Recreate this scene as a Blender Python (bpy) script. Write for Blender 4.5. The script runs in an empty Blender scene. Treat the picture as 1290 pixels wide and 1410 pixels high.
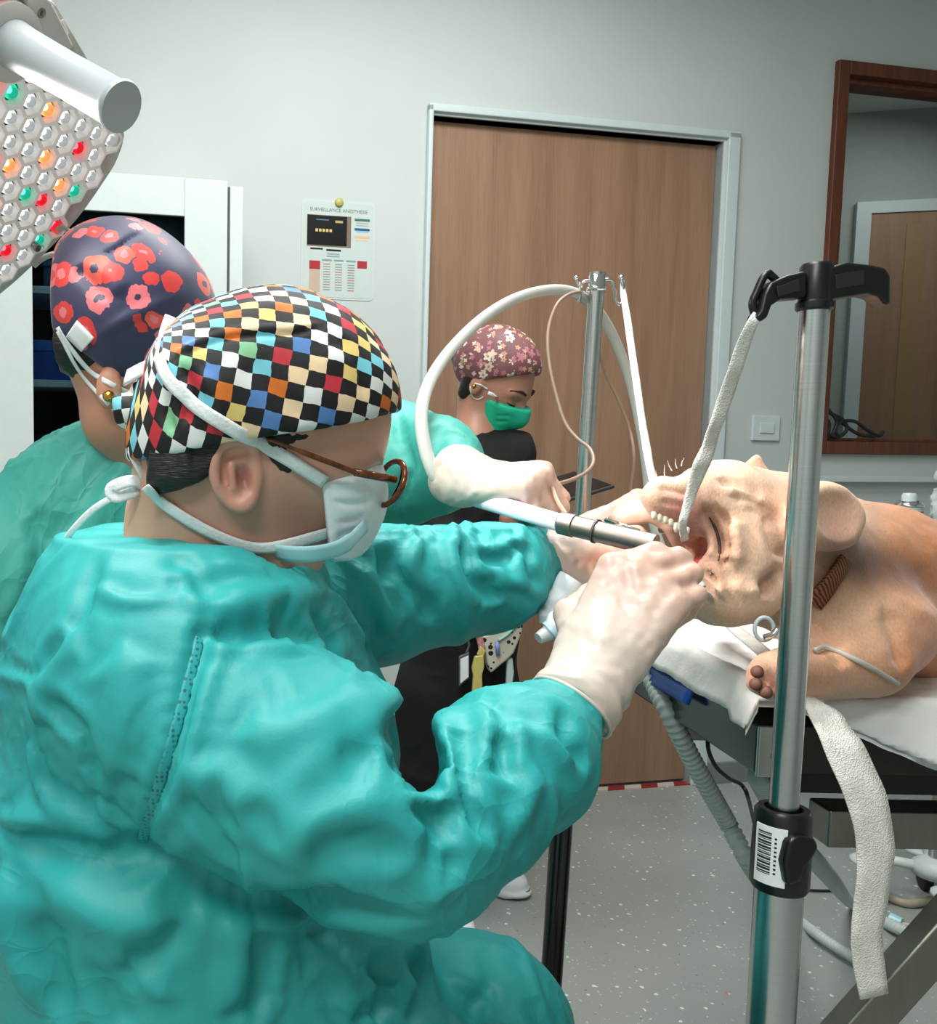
import bpy, bmesh, math, random
import numpy as np
from mathutils import Vector, Matrix
from mathutils.bvhtree import BVHTree
random.seed(7); np.random.seed(7)
S = bpy.context.scene
COL = S.collection
# ---------------------------------------------------------------- camera
W, H, FPX, CX, CY = 1290, 1410, 1290.0, 350.0, 740.0
PITCH, ROLL = math.radians(5.0), math.radians(0.6)
CAM = np.array([0, 0, 1.2])
_F = np.array([0, math.cos(PITCH), -math.sin(PITCH)])
_R0 = np.array([1.0, 0, 0]); _U0 = np.array([0, math.sin(PITCH), math.cos(PITCH)])
_R = _R0 * math.cos(ROLL) + _U0 * math.sin(ROLL)
_U = -_R0 * math.sin(ROLL) + _U0 * math.cos(ROLL)
cd = bpy.data.cameras.new('camera'); cam = bpy.data.objects.new('camera', cd); COL.objects.link(cam)
M4 = Matrix(((_R[0], _U[0], -_F[0], CAM[0]), (_R[1], _U[1], -_F[1], CAM[1]), (_R[2], _U[2], -_F[2], CAM[2]), (0, 0, 0, 1)))
cam.matrix_world = M4
cd.lens = FPX / H * 36.0; cd.sensor_width = 36.0; cd.sensor_fit = 'AUTO'
cd.shift_x = (W / 2 - CX) / H; cd.shift_y = (CY - H / 2) / H
cd.clip_start = 0.02
S.camera = cam
# ---------------------------------------------------------------- world, lights, exposure
wd = bpy.data.worlds.new('room_air'); S.world = wd; wd.use_nodes = True
wd.node_tree.nodes['Background'].inputs[0].default_value = (0.86, 0.95, 1.0, 1)
wd.node_tree.nodes['Background'].inputs[1].default_value = 0.12
def area_light(name, loc, target, sx, sy, power, color):
    l = bpy.data.lights.new(name, 'AREA'); l.shape = 'RECTANGLE'; l.size = sx; l.size_y = sy
    l.energy = power; l.color = color
    o = bpy.data.objects.new(name, l); COL.objects.link(o); o.location = loc
    o.rotation_euler = (Vector(target) - Vector(loc)).to_track_quat('-Z', 'Y').to_euler()
    return o
area_light('ceiling_panel_light', (-0.2, 0.5, 2.95), (0.0, 0.55, 0), 1.2, 0.6, 34, (0.98, 1.0, 0.98))
area_light('ceiling_panel_light', (0.6, 1.95, 2.95), (0.6, 2.0, 0), 1.2, 0.6, 34, (0.98, 1.0, 0.98))
area_light('ceiling_panel_light', (-0.9, -0.9, 2.95), (-0.9, -0.9, 0), 1.2, 0.6, 34, (0.98, 1.0, 0.98))
S.view_settings.view_transform = 'Standard'; S.view_settings.look = 'None'
S.view_settings.gamma = 1.0; S.view_settings.use_curve_mapping = False
S.view_settings.exposure = 0.35
# ---------------------------------------------------------------- pixel <-> place
def ray(x, y):
    d = _F + (x - CX) / FPX * _R - (y - CY) / FPX * _U
    return d
def P(x, y, d):                       # the point seen at (x, y) that lies d metres into the room
    r = ray(x, y); return CAM + r * (d / r[1])
def PZ(x, y, z):                      # ... at height z
    r = ray(x, y); return CAM + r * ((z - CAM[2]) / r[2])
def PP(x, y, p0, n):                  # ... on a plane
    r = ray(x, y); return CAM + r * (np.dot(np.asarray(p0) - CAM, n) / np.dot(r, n))
def unit(v):
    v = np.asarray(v, float); return v / (np.linalg.norm(v) + 1e-12)
# ---------------------------------------------------------------- colours and materials
def lin(r, g, b):
    f = lambda c: (c / 255 / 12.92) if c / 255 <= 0.04045 else ((c / 255 + 0.055) / 1.055) ** 2.4
    return (f(r), f(g), f(b), 1)
class NT:
    def __init__(s, name):
        s.m = bpy.data.materials.new(name); s.m.use_nodes = True
        s.t = s.m.node_tree; s.b = s.t.nodes['Principled BSDF']
    def n(s, ty, **kw):
        nd = s.t.nodes.new(ty)
        for k, v in kw.items():
            if hasattr(nd, k) and k not in ('inputs',): setattr(nd, k, v)
        return nd
    def l(s, a, b): s.t.links.new(a, b)
    def math(s, op, a, b=None, c=None):
        nd = s.t.nodes.new('ShaderNodeMath'); nd.operation = op
        for i, v in enumerate((a, b, c)):
            if v is None: continue
            if isinstance(v, (int, float)): nd.inputs[i].default_value = v
            else: s.l(v, nd.inputs[i])
        return nd.outputs[0]
    def mix(s, fac, a, b, blend='MIX'):
        nd = s.t.nodes.new('ShaderNodeMix'); nd.data_type = 'RGBA'; nd.blend_type = blend
        for inp, v in ((nd.inputs[0], fac), (nd.inputs[6], a), (nd.inputs[7], b)):
            if isinstance(v, (int, float, tuple)): inp.default_value = v
            else: s.l(v, inp)
        return nd.outputs[2]
    def coords(s, kind='Object', scale=(1, 1, 1), rot=(0, 0, 0), attr=None):
        if attr:
            a = s.n('ShaderNodeAttribute'); a.attribute_name = attr; src = a.outputs['Vector']
        else: src = s.n('ShaderNodeTexCoord').outputs[kind]
        mp = s.n('ShaderNodeMapping'); mp.inputs['Scale'].default_value = scale; mp.inputs['Rotation'].default_value = rot
        s.l(src, mp.inputs[0]); return mp.outputs[0]
    def noise(s, vec, scale=5, detail=3, rough=0.5, dist=0):
        nd = s.n('ShaderNodeTexNoise'); nd.inputs['Scale'].default_value = scale; nd.inputs['Detail'].default_value = detail
        nd.inputs['Roughness'].default_value = rough; nd.inputs['Distortion'].default_value = dist
        if vec is not None: s.l(vec, nd.inputs['Vector'])
        return nd
    def ramp(s, fac, stops, interp='LINEAR'):
        nd = s.n('ShaderNodeValToRGB'); cr = nd.color_ramp; cr.interpolation = interp
        while len(cr.elements) < len(stops): cr.elements.new(0.5)
        for e, (p, c) in zip(cr.elements, stops):
            e.position = p; e.color = c
        s.l(fac, nd.inputs[0]); return nd.outputs[0]
    def bump(s, h, strength=0.2, dist=0.01):
        nd = s.n('ShaderNodeBump'); nd.inputs['Strength'].default_value = strength; nd.inputs['Distance'].default_value = dist
        s.l(h, nd.inputs['Height']); s.l(nd.outputs[0], s.b.inputs['Normal']); return nd
    def set(s, **kw):
        for k, v in kw.items():
            nm = {'base': 'Base Color', 'rough': 'Roughness', 'metal': 'Metallic', 'trans': 'Transmission Weight', 'alpha': 'Alpha',
                  'ior': 'IOR', 'sss': 'Subsurface Weight', 'sheen': 'Sheen Weight', 'coat': 'Coat Weight', 'spec': 'Specular IOR Level',
                  'emit': 'Emission Color', 'emit_s': 'Emission Strength', 'sss_r': 'Subsurface Radius', 'sss_s': 'Subsurface Scale'}[k]
            if isinstance(v, (int, float, tuple)): s.b.inputs[nm].default_value = v
            else: s.l(v, s.b.inputs[nm])
        return s
MATS = {}
def plain(name, rgb, rough=0.5, metal=0.0, var=0.06, scale=30, bump=0.0, **kw):
    if name in MATS: return MATS[name]
    t = NT(name); nz = t.noise(t.coords(), scale, 3)
    c = lin(*rgb) if max(rgb) > 1.01 else tuple(rgb) + (1,)
    dk = tuple(x * (1 - var) for x in c[:3]) + (1,); lt = tuple(min(1, x * (1 + var)) for x in c[:3]) + (1,)
    t.set(base=t.ramp(nz.outputs[0], [(0.3, dk), (0.7, lt)]), rough=rough, metal=metal, **kw)
    if bump: t.bump(nz.outputs[0], bump, 0.004)
    MATS[name] = t.m; return t.m
# ---------------------------------------------------------------- mesh building
class MB:
    def __init__(s): s.v = []; s.f = []; s.mi = []
    def add(s, vs, fs):
        o = len(s.v); s.v += [tuple(map(float, p)) for p in vs]; s.f += [tuple(i + o for i in f) for f in fs]; return s
    def box(s, c, ex, ey, ez):        # centre and three half-axis vectors
        c = np.asarray(c, float); ex, ey, ez = map(lambda q: np.asarray(q, float), (ex, ey, ez))
        vs = [c + a * ex + b * ey + d * ez for d in (-1, 1) for b in (-1, 1) for a in (-1, 1)]
        fs = [(0, 2, 3, 1), (4, 5, 7, 6), (0, 1, 5, 4), (2, 6, 7, 3), (0, 4, 6, 2), (1, 3, 7, 5)]
        if np.dot(np.cross(ex, ey), ez) < 0: fs = [f[::-1] for f in fs]
        return s.add(vs, fs)
    def tube(s, pts, rad, seg=12, caps=True, flat=None, up=None):
        pts = [np.asarray(p, float) for p in pts]; n = len(pts)
        rad = [rad] * n if isinstance(rad, (int, float)) else list(rad)
        T = [unit(pts[min(i + 1, n - 1)] - pts[max(i - 1, 0)]) for i in range(n)]
        a = np.array([0, 0, 1.0]) if up is None else np.asarray(up, float)
        if abs(np.dot(a, T[0])) > 0.95: a = np.array([1.0, 0, 0])
        N = unit(a - np.dot(a, T[0]) * T[0]); vs = []
        for i in range(n):
            N = unit(N - np.dot(N, T[i]) * T[i]); B = np.cross(T[i], N)
            for k in range(seg):
                th = 2 * math.pi * k / seg
                vs.append(pts[i] + rad[i] * (math.cos(th) * N * (flat if flat else 1) + math.sin(th) * B))
        fs = [(i * seg + k, i * seg + (k + 1) % seg, (i + 1) * seg + (k + 1) % seg, (i + 1) * seg + k) for i in range(n - 1) for k in range(seg)]
        if caps: fs += [tuple(range(seg))[::-1], tuple(range((n - 1) * seg, n * seg))]
        return s.add(vs, fs)
    def lathe(s, base, axis, prof, seg=24):   # prof: (radius, height) pairs along the axis
        base = np.asarray(base, float); axis = unit(axis)
        a = np.array([1.0, 0, 0]) if abs(axis[0]) < 0.9 else np.array([0, 1.0, 0])
        N = unit(a - np.dot(a, axis) * axis); B = np.cross(axis, N); vs = []
        for r, h in prof:
            for k in range(seg):
                th = 2 * math.pi * k / seg; vs.append(base + axis * h + max(r, 1e-5) * (math.cos(th) * N + math.sin(th) * B))
        n = len(prof)
        fs = [(i * seg + k, i * seg + (k + 1) % seg, (i + 1) * seg + (k + 1) % seg, (i + 1) * seg + k) for i in range(n - 1) for k in range(seg)]
        fs += [tuple(range(seg))[::-1], tuple(range((n - 1) * seg, n * seg))]
        return s.add(vs, fs)
    def prism(s, poly, ext):          # polygon (3D points) pushed along ext
        poly = [np.asarray(p, float) for p in poly]; n = len(poly); ext = np.asarray(ext, float)
        vs = poly + [p + ext for p in poly]
        nrm = sum((np.cross(poly[i], poly[(i + 1) % n]) for i in range(n)), np.zeros(3))
        fs = [tuple(range(n))[::-1], tuple(range(n, 2 * n))] + [(i, (i + 1) % n, n + (i + 1) % n, n + i) for i in range(n)]
        if np.dot(nrm, ext) < 0: fs = [f[::-1] for f in fs]
        return s.add(vs, fs)
    def mesh(s, name):
        me = bpy.data.meshes.new(name); me.from_pydata(s.v, [], s.f); me.update(); return me
ROOTLOC = {}
def link(name, me, mat=None, parent=None, smooth=False, bevel=0, angle=None):
    o = bpy.data.objects.new(name, me); COL.objects.link(o)
    if mat and not me.materials: me.materials.append(mat)
    if smooth or bevel: me.polygons.foreach_set('use_smooth', [True] * len(me.polygons))
    if bevel:
        b = o.modifiers.new('bevel', 'BEVEL'); b.width = bevel; b.segments = 2; b.limit_method = 'ANGLE'; b.angle_limit = math.radians(40)
        o.modifiers.new('wn', 'WEIGHTED_NORMAL')
    elif angle:
        me.polygons.foreach_set('use_smooth', [True] * len(me.polygons)); me.set_sharp_from_angle(angle=math.radians(angle))
    if parent is not None:
        o.parent = parent
        if parent.name in ROOTLOC: o.matrix_parent_inverse = Matrix.Translation(-ROOTLOC[parent.name])
    return o
def tag(o, label, cat, group=None):
    o['label'] = label; o['category'] = cat
    if group: o['group'] = group
    return o
def thing(name, label, cat, loc, group=None):
    o = bpy.data.objects.new(name, None); COL.objects.link(o); o.location = tuple(map(float, loc)); o.empty_display_size = 0.05
    ROOTLOC[o.name] = Vector(o.location); return tag(o, label, cat, group)
def struct(o): o['kind'] = 'structure'; return o
def spline(pts, n=8, closed=False):
    pts = [np.asarray(p, float) for p in pts]; out = []; m = len(pts)
    g = (lambda i: pts[i % m]) if closed else (lambda i: pts[i] if 0 <= i < m else (2 * pts[0] - pts[1] if i < 0 else 2 * pts[-1] - pts[-2]))
    for i in range(m if closed else m - 1):
        p0, p1, p2, p3 = g(i - 1), g(i), g(i + 1), g(i + 2)
        for k in range(n):
            t = k / n
            out.append(0.5 * (2 * p1 + (p2 - p0) * t + (2 * p0 - 5 * p1 + 4 * p2 - p3) * t * t + (3 * p1 - p0 - 3 * p2 + p3) * t ** 3))
    if not closed: out.append(pts[-1])
    return out
def text_mesh(body, size):
    c = bpy.data.curves.new('lettering', 'FONT'); c.body = body; c.size = size; c.extrude = 0.0; c.align_x = 'CENTER'; c.align_y = 'CENTER'; c.resolution_u = 2
    o = bpy.data.objects.new('lettering', c); COL.objects.link(o)
    bpy.context.view_layer.update()
    me = bpy.data.meshes.new_from_object(o.evaluated_get(bpy.context.evaluated_depsgraph_get())); bpy.data.objects.remove(o); return me
# ---------------------------------------------------------------- sculpting on a distance grid
class Cone:                           # rounded cone from a to b
    def __init__(s, a, b, ra, rb=None): s.a = np.asarray(a, float); s.b = np.asarray(b, float); s.ra = ra; s.rb = ra if rb is None else rb
    def box(s): m = max(s.ra, s.rb); return np.minimum(s.a, s.b) - m, np.maximum(s.a, s.b) + m
    def __call__(s, x, y, z):
        d = s.b - s.a; q = float(np.dot(d, d)) + 1e-12
        t = ((x - s.a[0]) * d[0] + (y - s.a[1]) * d[1] + (z - s.a[2]) * d[2]) / q; t = np.clip(t, 0, 1)
        return np.sqrt((x - s.a[0] - t * d[0]) ** 2 + (y - s.a[1] - t * d[1]) ** 2 + (z - s.a[2] - t * d[2]) ** 2) - (s.ra + t * (s.rb - s.ra))
class Ell:                            # ellipsoid; axes = rows of A
    def __init__(s, c, r, A=None): s.c = np.asarray(c, float); s.r = np.asarray(r, float); s.A = np.eye(3) if A is None else np.asarray(A, float)
    def box(s): e = np.sqrt(((s.A * s.r[:, None]) ** 2).sum(0)); return s.c - e, s.c + e
    def __call__(s, x, y, z):
        x = x - s.c[0]; y = y - s.c[1]; z = z - s.c[2]; k0 = 0; k1 = 0
        for i in range(3):
            q = (x * s.A[i, 0] + y * s.A[i, 1] + z * s.A[i, 2]) / s.r[i]; k0 = k0 + q * q; k1 = k1 + (q / s.r[i]) ** 2
        k0 = np.sqrt(k0); k1 = np.sqrt(k1) + 1e-9
        return k0 * (k0 - 1) / k1
class RBox:
    def __init__(s, c, hs, A=None, r=0.0): s.c = np.asarray(c, float); s.h = np.asarray(hs, float) - r; s.A = np.eye(3) if A is None else np.asarray(A, float); s.r = r
    def box(s): e = (np.abs(s.A) * (s.h + s.r)[:, None]).sum(0); return s.c - e, s.c + e
    def __call__(s, x, y, z):
        x = x - s.c[0]; y = y - s.c[1]; z = z - s.c[2]
        q = [np.abs(x * s.A[i, 0] + y * s.A[i, 1] + z * s.A[i, 2]) - s.h[i] for i in range(3)]
        return np.sqrt(sum(np.maximum(a, 0) ** 2 for a in q)) + np.minimum(np.maximum(q[0], np.maximum(q[1], q[2])), 0) - s.r
class Half:                           # keeps the side the normal points away from
    def __init__(s, p, n): s.p = np.asarray(p, float); s.n = unit(n)
    def __call__(s, x, y, z): return (x - s.p[0]) * s.n[0] + (y - s.p[1]) * s.n[1] + (z - s.p[2]) * s.n[2]
class Clay:
    def __init__(s, lo, hi, h):
        s.lo = np.asarray(lo, float); s.h = h; s.n = np.ceil((np.asarray(hi, float) - s.lo) / h).astype(int) + 1
        s.g = np.full(s.n, 1.0, np.float32)
        s.ax = [(s.lo[i] + h * np.arange(s.n[i])).astype(np.float32) for i in range(3)]
    def _sl(s, lo, hi, m):
        a = np.clip(np.floor((lo - m - s.lo) / s.h).astype(int), 0, s.n); b = np.clip(np.ceil((hi + m - s.lo) / s.h).astype(int) + 1, 0, s.n)
        return tuple(slice(i, j) for i, j in zip(a, b))
    def _ev(s, f, sl): return f(s.ax[0][sl[0]][:, None, None], s.ax[1][sl[1]][None, :, None], s.ax[2][sl[2]][None, None, :]).astype(np.float32)
    def add(s, f, k=0.01):
        sl = s._sl(*f.box(), k + 3 * s.h); a = s.g[sl]
        if a.size == 0: return s
        b = s._ev(f, sl); h = np.maximum(k - np.abs(a - b), 0) / k; s.g[sl] = np.minimum(a, b) - h * h * k * 0.25; return s
    def cut(s, f, k=0.005):
        sl = s._sl(*f.box(), k + 3 * s.h); a = s.g[sl]
        if a.size == 0: return s
        b = -s._ev(f, sl); h = np.maximum(k - np.abs(a - b), 0) / k; s.g[sl] = np.maximum(a, b) + h * h * k * 0.25; return s
    def keep(s, f, k=0.004):
        sl = (slice(None),) * 3; a = s.g; b = s._ev(f, sl); h = np.maximum(k - np.abs(a - b), 0) / k; s.g = np.maximum(a, b) + h * h * k * 0.25; return s
    def chain(s, pts, rad, k=0.01):
        rad = [rad] * len(pts) if isinstance(rad, (int, float)) else rad
        for i in range(len(pts) - 1): s.add(Cone(pts[i], pts[i + 1], rad[i], rad[i + 1]), k)
        return s
    def net(s, smooth=1):
        g = np.clip(s.g, -3 * s.h, 3 * s.h).copy()
        for sl in ((0,), (-1,)):
            g[sl[0], :, :] = s.h; g[:, sl[0], :] = s.h; g[:, :, sl[0]] = s.h
        sg = g < 0; c = [(0, 0, 0), (1, 0, 0), (0, 1, 0), (1, 1, 0), (0, 0, 1), (1, 0, 1), (0, 1, 1), (1, 1, 1)]
        n = np.array(g.shape) - 1; cnt = np.zeros(n, np.int8)
        for d in c: cnt += sg[d[0]:d[0] + n[0], d[1]:d[1] + n[1], d[2]:d[2] + n[2]]
        act = (cnt > 0) & (cnt < 8); ii = np.argwhere(act); idx = np.full(n, -1, np.int64); idx[act] = np.arange(len(ii))
        vals = np.stack([g[ii[:, 0] + d[0], ii[:, 1] + d[1], ii[:, 2] + d[2]] for d in c], 1)
        acc = np.zeros((len(ii), 3)); num = np.zeros(len(ii))
        for a in range(8):
            for b in range(a + 1, 8):
                if sum(abs(c[a][q] - c[b][q]) for q in range(3)) != 1: continue
                va, vb = vals[:, a], vals[:, b]; m = (va < 0) != (vb < 0)
                t = np.where(m, va / np.where(m, va - vb, 1), 0)
                p = np.array(c[a])[None] + t[:, None] * (np.array(c[b]) - np.array(c[a]))[None]
                acc[m] += p[m]; num[m] += 1
        v = s.lo + (ii + acc / num[:, None]) * s.h; fs = []
        for ax in range(3):
            o1, o2 = [(1, 2), (2, 0), (0, 1)][ax]
            lo = [slice(None)] * 3; hi = [slice(None)] * 3; lo[ax] = slice(0, -1); hi[ax] = slice(1, None)
            A = sg[tuple(lo)]; B = sg[tuple(hi)]; e = np.argwhere(A != B); e = e[(e[:, o1] > 0) & (e[:, o2] > 0) & (e[:, o1] < n[o1]) & (e[:, o2] < n[o2])]
            ins = A[e[:, 0], e[:, 1], e[:, 2]]
            def cell(d1, d2):
                q = e.copy(); q[:, o1] += d1; q[:, o2] += d2; return idx[q[:, 0], q[:, 1], q[:, 2]]
            q = np.stack([cell(-1, -1), cell(0, -1), cell(0, 0), cell(-1, 0)], 1); q[~ins] = q[~ins][:, ::-1]; fs.append(q)
        f = np.concatenate(fs); f = f[(f >= 0).all(1)]
        sh = Shape(v, f)
        if smooth: sh.smooth(smooth)
        return sh
def _hash(ix, iy, iz):
    h = (ix * 374761393 + iy * 668265263 + iz * 2147483647 * 3) & 0x7fffffff
    h = ((h ^ (h >> 13)) * 1274126177) & 0x7fffffff
    return ((h ^ (h >> 16)) & 0xffff) / 32768.0 - 1.0
def vnoise(p, seed=0):
    p = np.asarray(p, float) + seed * 17.31; i = np.floor(p).astype(np.int64); f = p - i; f = f * f * f * (f * (f * 6 - 15) + 10); r = 0
    for a in (0, 1):
        for b in (0, 1):
            for c in (0, 1):
                w = (f[:, 0] if a else 1 - f[:, 0]) * (f[:, 1] if b else 1 - f[:, 1]) * (f[:, 2] if c else 1 - f[:, 2])
                r = r + w * _hash(i[:, 0] + a, i[:, 1] + b, i[:, 2] + c)
    return r
class Shape:                          # vertices + quads with sculpting strokes
    def __init__(s, v, f): s.v = v; s.f = f; s.attr = {}
    def edges(s):
        e = np.concatenate([s.f[:, [i, (i + 1) % 4]] for i in range(4)]); return e
    def smooth(s, it=1, lam=0.5):
        e = s.edges(); n = len(s.v); deg = np.bincount(e[:, 0], minlength=n) + np.bincount(e[:, 1], minlength=n)
        for _ in range(it):
            a = np.stack([np.bincount(e[:, 0], s.v[e[:, 1], k], n) + np.bincount(e[:, 1], s.v[e[:, 0], k], n) for k in range(3)], 1)
            s.v = s.v + lam * (a / np.maximum(deg, 1)[:, None] - s.v)
        return s
    def normals(s):
        p = s.v[s.f]; fn = np.cross(p[:, 2] - p[:, 0], p[:, 3] - p[:, 1]); n = len(s.v)
        a = np.stack([sum(np.bincount(s.f[:, i], fn[:, k], n) for i in range(4)) for k in range(3)], 1)
        return a / (np.linalg.norm(a, axis=1)[:, None] + 1e-12)
    def bvh(s): return BVHTree.FromPolygons([tuple(p) for p in s.v], [tuple(q) for q in s.f.tolist()])
    def push(s, d): s.v = s.v + s.normals() * np.asarray(d)[:, None]; return s
    def stroke(s, pts, width, amp, N=None, out=None, sharp=False, taper=True, side=0.0):
        # a fold (amp > 0) or groove (amp < 0) running along a line of surface points
        pts = np.asarray(spline(pts, 6)) if len(pts) > 2 else np.asarray([np.asarray(pts[0]) + (np.asarray(pts[1]) - np.asarray(pts[0])) * t for t in np.linspace(0, 1, 7)])
        lo = pts.min(0) - 3 * width; hi = pts.max(0) + 3 * width
        m = np.where(((s.v > lo) & (s.v < hi)).all(1))[0]
        if len(m) == 0: return s
        p = s.v[m]; best = np.full(len(m), 1e9); bt = np.zeros(len(m)); n = len(pts)
        for i in range(n - 1):
            a, b = pts[i], pts[i + 1]; d = b - a; t = np.clip(((p - a) @ d) / (d @ d + 1e-12), 0, 1)
            q = np.linalg.norm(p - a - t[:, None] * d, axis=1); u = q < best; best[u] = q[u]; bt[u] = (i + t[u]) / (n - 1)
        w = width * (np.clip(np.sin(np.pi * np.clip(bt, 0.02, 0.98)) * 1.6, 0.25, 1) if taper else 1)
        x = best / w
        prof = np.maximum(0, 1 - x) ** 1.5 if sharp else np.exp(-x * x * 1.5)
        tp = np.clip(np.minimum(bt, 1 - bt) * 5, 0.0, 1) if taper else 1
        d = np.zeros(len(s.v)); d[m] = amp * prof * tp
        if out is not None: out += d; return s
        return s.push(d)
    def mesh(s, name):
        me = bpy.data.meshes.new(name); nv, nf = len(s.v), len(s.f)
        me.vertices.add(nv); me.vertices.foreach_set('co', np.asarray(s.v, np.float32).ravel())
        me.loops.add(nf * 4); me.loops.foreach_set('vertex_index', s.f.astype(np.int32).ravel())
        me.polygons.add(nf); me.polygons.foreach_set('loop_start', np.arange(0, nf * 4, 4, dtype=np.int32))
        me.polygons.foreach_set('use_smooth', np.ones(nf, bool)); me.update(calc_edges=True); me.validate()
        for k, a in s.attr.items():
            a = np.asarray(a, np.float32)
            if a.ndim == 1: t = me.attributes.new(k, 'FLOAT', 'POINT'); t.data.foreach_set('value', a)
            else: t = me.attributes.new(k, 'FLOAT_VECTOR', 'POINT'); t.data.foreach_set('vector', a.ravel())
        return me
def rings(stack, close=True):         # loft: list of equally long closed rings -> Shape (quads)
    n = len(stack[0]); v = np.concatenate([np.asarray(r, float) for r in stack]); f = []
    for i in range(len(stack) - 1):
        for k in range(n): f.append((i * n + k, i * n + (k + 1) % n, (i + 1) * n + (k + 1) % n, (i + 1) * n + k))
    return Shape(v, np.array(f))
def hit(bvhs, x, y, lift=0.0):        # first surface met by the sight line through (x, y)
    r = unit(ray(x, y)); best = None
    for b in (bvhs if isinstance(bvhs, (list, tuple)) else [bvhs]):
        q = b.ray_cast(Vector(CAM), Vector(r))
        if q[0] is not None and (best is None or q[3] < best[3]): best = q
    if best is None: return None, None
    n = np.array(best[1]); n = n if np.dot(n, r) < 0 else -n
    return np.array(best[0]) + n * lift, n
def ribbon(bvhs, pix, width, thick=0.0012, lift=0.002, mat=None, name='strap', parent=None, seg=8, dflt=1.0):
    pts = spline([np.array([a[0], a[1], 0.0]) for a in pix], seg); C = []; Nn = []; last = None
    for a in pts:
        p, n = hit(bvhs, a[0], a[1], lift)
        if p is None:
            d = last[1] if last is not None else dflt; p = P(a[0], a[1], d); n = -unit(ray(a[0], a[1]))
        last = p; C.append(p); Nn.append(n)
    C = np.array(C); Nn = np.array(Nn)
    for _ in range(4):
        C[1:-1] = 0.25 * C[:-2] + 0.5 * C[1:-1] + 0.25 * C[2:]; Nn[1:-1] = Nn[:-2] + Nn[1:-1] + Nn[2:]
    return strip(C, Nn, width, thick, mat, name, parent)
def strip(C, Nn, width, thick, mat, name, parent=None, tag_=None):
    C = np.asarray(C, float); n = len(C); wd_ = [width] * n if isinstance(width, (int, float)) else width; st = []
    for i in range(n):
        T = unit(C[min(i + 1, n - 1)] - C[max(i - 1, 0)]); N = unit(np.asarray(Nn[i])); B = unit(np.cross(T, N)); N = np.cross(B, T); w = wd_[i] / 2
        st.append([C[i] + B * w * a + N * thick * b for a, b in ((-1, 0), (-0.5, 0.3), (0, 0.4), (0.5, 0.3), (1, 0), (1, -1), (0, -0.8), (-1, -1))])
    b = MB(); k = 8
    b.add([p for r in st for p in r], [(i * k + j, (i + 1) * k + j, (i + 1) * k + (j + 1) % k, i * k + (j + 1) % k) for i in range(n - 1) for j in range(k)] + [tuple(range(k)), tuple(range((n - 1) * k, n * k))[::-1]])
    return link(name, b.mesh(name), mat, parent, smooth=True)
# ================================================================ the room
def wall_mat():
    t = NT('painted_plaster'); v = t.coords(); n1 = t.noise(v, 1.3, 4); n2 = t.noise(v, 90, 3)
    t.set(base=t.ramp(n1.outputs[0], [(0.3, lin(186, 194, 191)), (0.7, lin(198, 203, 200))]), rough=0.75); t.bump(n2.outputs[0], 0.08, 0.003); return t.m
M_WALL = wall_mat()
M_WHITE = plain('white_lacquer', (206, 214, 212), 0.4, var=0.02)
M_FRAME = plain('white_door_frame_paint', (200, 212, 214), 0.4, var=0.02)
M_CEIL = plain('ceiling_white', (225, 228, 226), 0.8, var=0.02)
def steel(name, rgb, rough, stretch=(4, 4, 240)):
    t = NT(name); n = t.noise(t.coords(scale=stretch), 3, 3)
    t.set(base=t.ramp(n.outputs[0], [(0.3, tuple(x * 0.9 for x in lin(*rgb)[:3]) + (1,)), (0.7, lin(*rgb))]), metal=1.0)
    t.set(rough=t.math('ADD', t.math('MULTIPLY', n.outputs[0], 0.12), rough)); return t.m
M_STEEL = steel('brushed_steel', (205, 205, 203), 0.16)
M_CHROME = steel('polished_chrome', (225, 226, 226), 0.06, (2, 2, 2))
M_DSTEEL = steel('worn_steel', (150, 146, 138), 0.3, (60, 4, 4))
M_BLACK = plain('black_plastic', (16, 16, 18), 0.32, var=0.2)
M_RUBBER = plain('black_rubber', (20, 21, 23), 0.6, var=0.2)
def floor_mat():
    t = NT('speckled_vinyl'); v = t.coords(); n = t.noise(v, 2.2, 3)
    base = t.ramp(n.outputs[0], [(0.3, lin(146, 151, 147)), (0.7, lin(158, 162, 158))])
    for sc, thr, cl, sd in ((38, 0.155, (228, 230, 226), 0), (75, 0.16, (205, 208, 204), 3.7), (60, 0.10, (92, 96, 95), 8.1), (21, 0.075, (196, 120, 104), 5.3)):
        vo = t.n('ShaderNodeTexVoronoi'); vo.inputs['Scale'].default_value = sc
        ad = t.n('ShaderNodeVectorMath'); ad.operation = 'ADD'; ad.inputs[1].default_value = (sd, sd, 0); t.l(v, ad.inputs[0])
        wv = t.noise(v, sc * 2.5, 2); mx = t.n('ShaderNodeVectorMath'); mx.operation = 'SCALE'; mx.inputs['Scale'].default_value = 0.012
        t.l(wv.outputs['Color'], mx.inputs[0]); a2 = t.n('ShaderNodeVectorMath'); t.l(ad.outputs[0], a2.inputs[0]); t.l(mx.outputs[0], a2.inputs[1])
        t.l(a2.outputs[0], vo.inputs['Vector'])
        sx = t.n('ShaderNodeSeparateColor'); t.l(vo.outputs['Color'], sx.inputs[0])
        on = t.math('LESS_THAN', sx.outputs[0], 0.45); sz = t.math('MULTIPLY_ADD', sx.outputs[1], thr, thr * 0.4)
        base = t.mix(t.math('MULTIPLY', on, t.math('LESS_THAN', vo.outputs['Distance'], sz)), base, lin(*cl))
    t.set(base=base, rough=0.38); return t.m
M_FLOOR = floor_mat()
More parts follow.
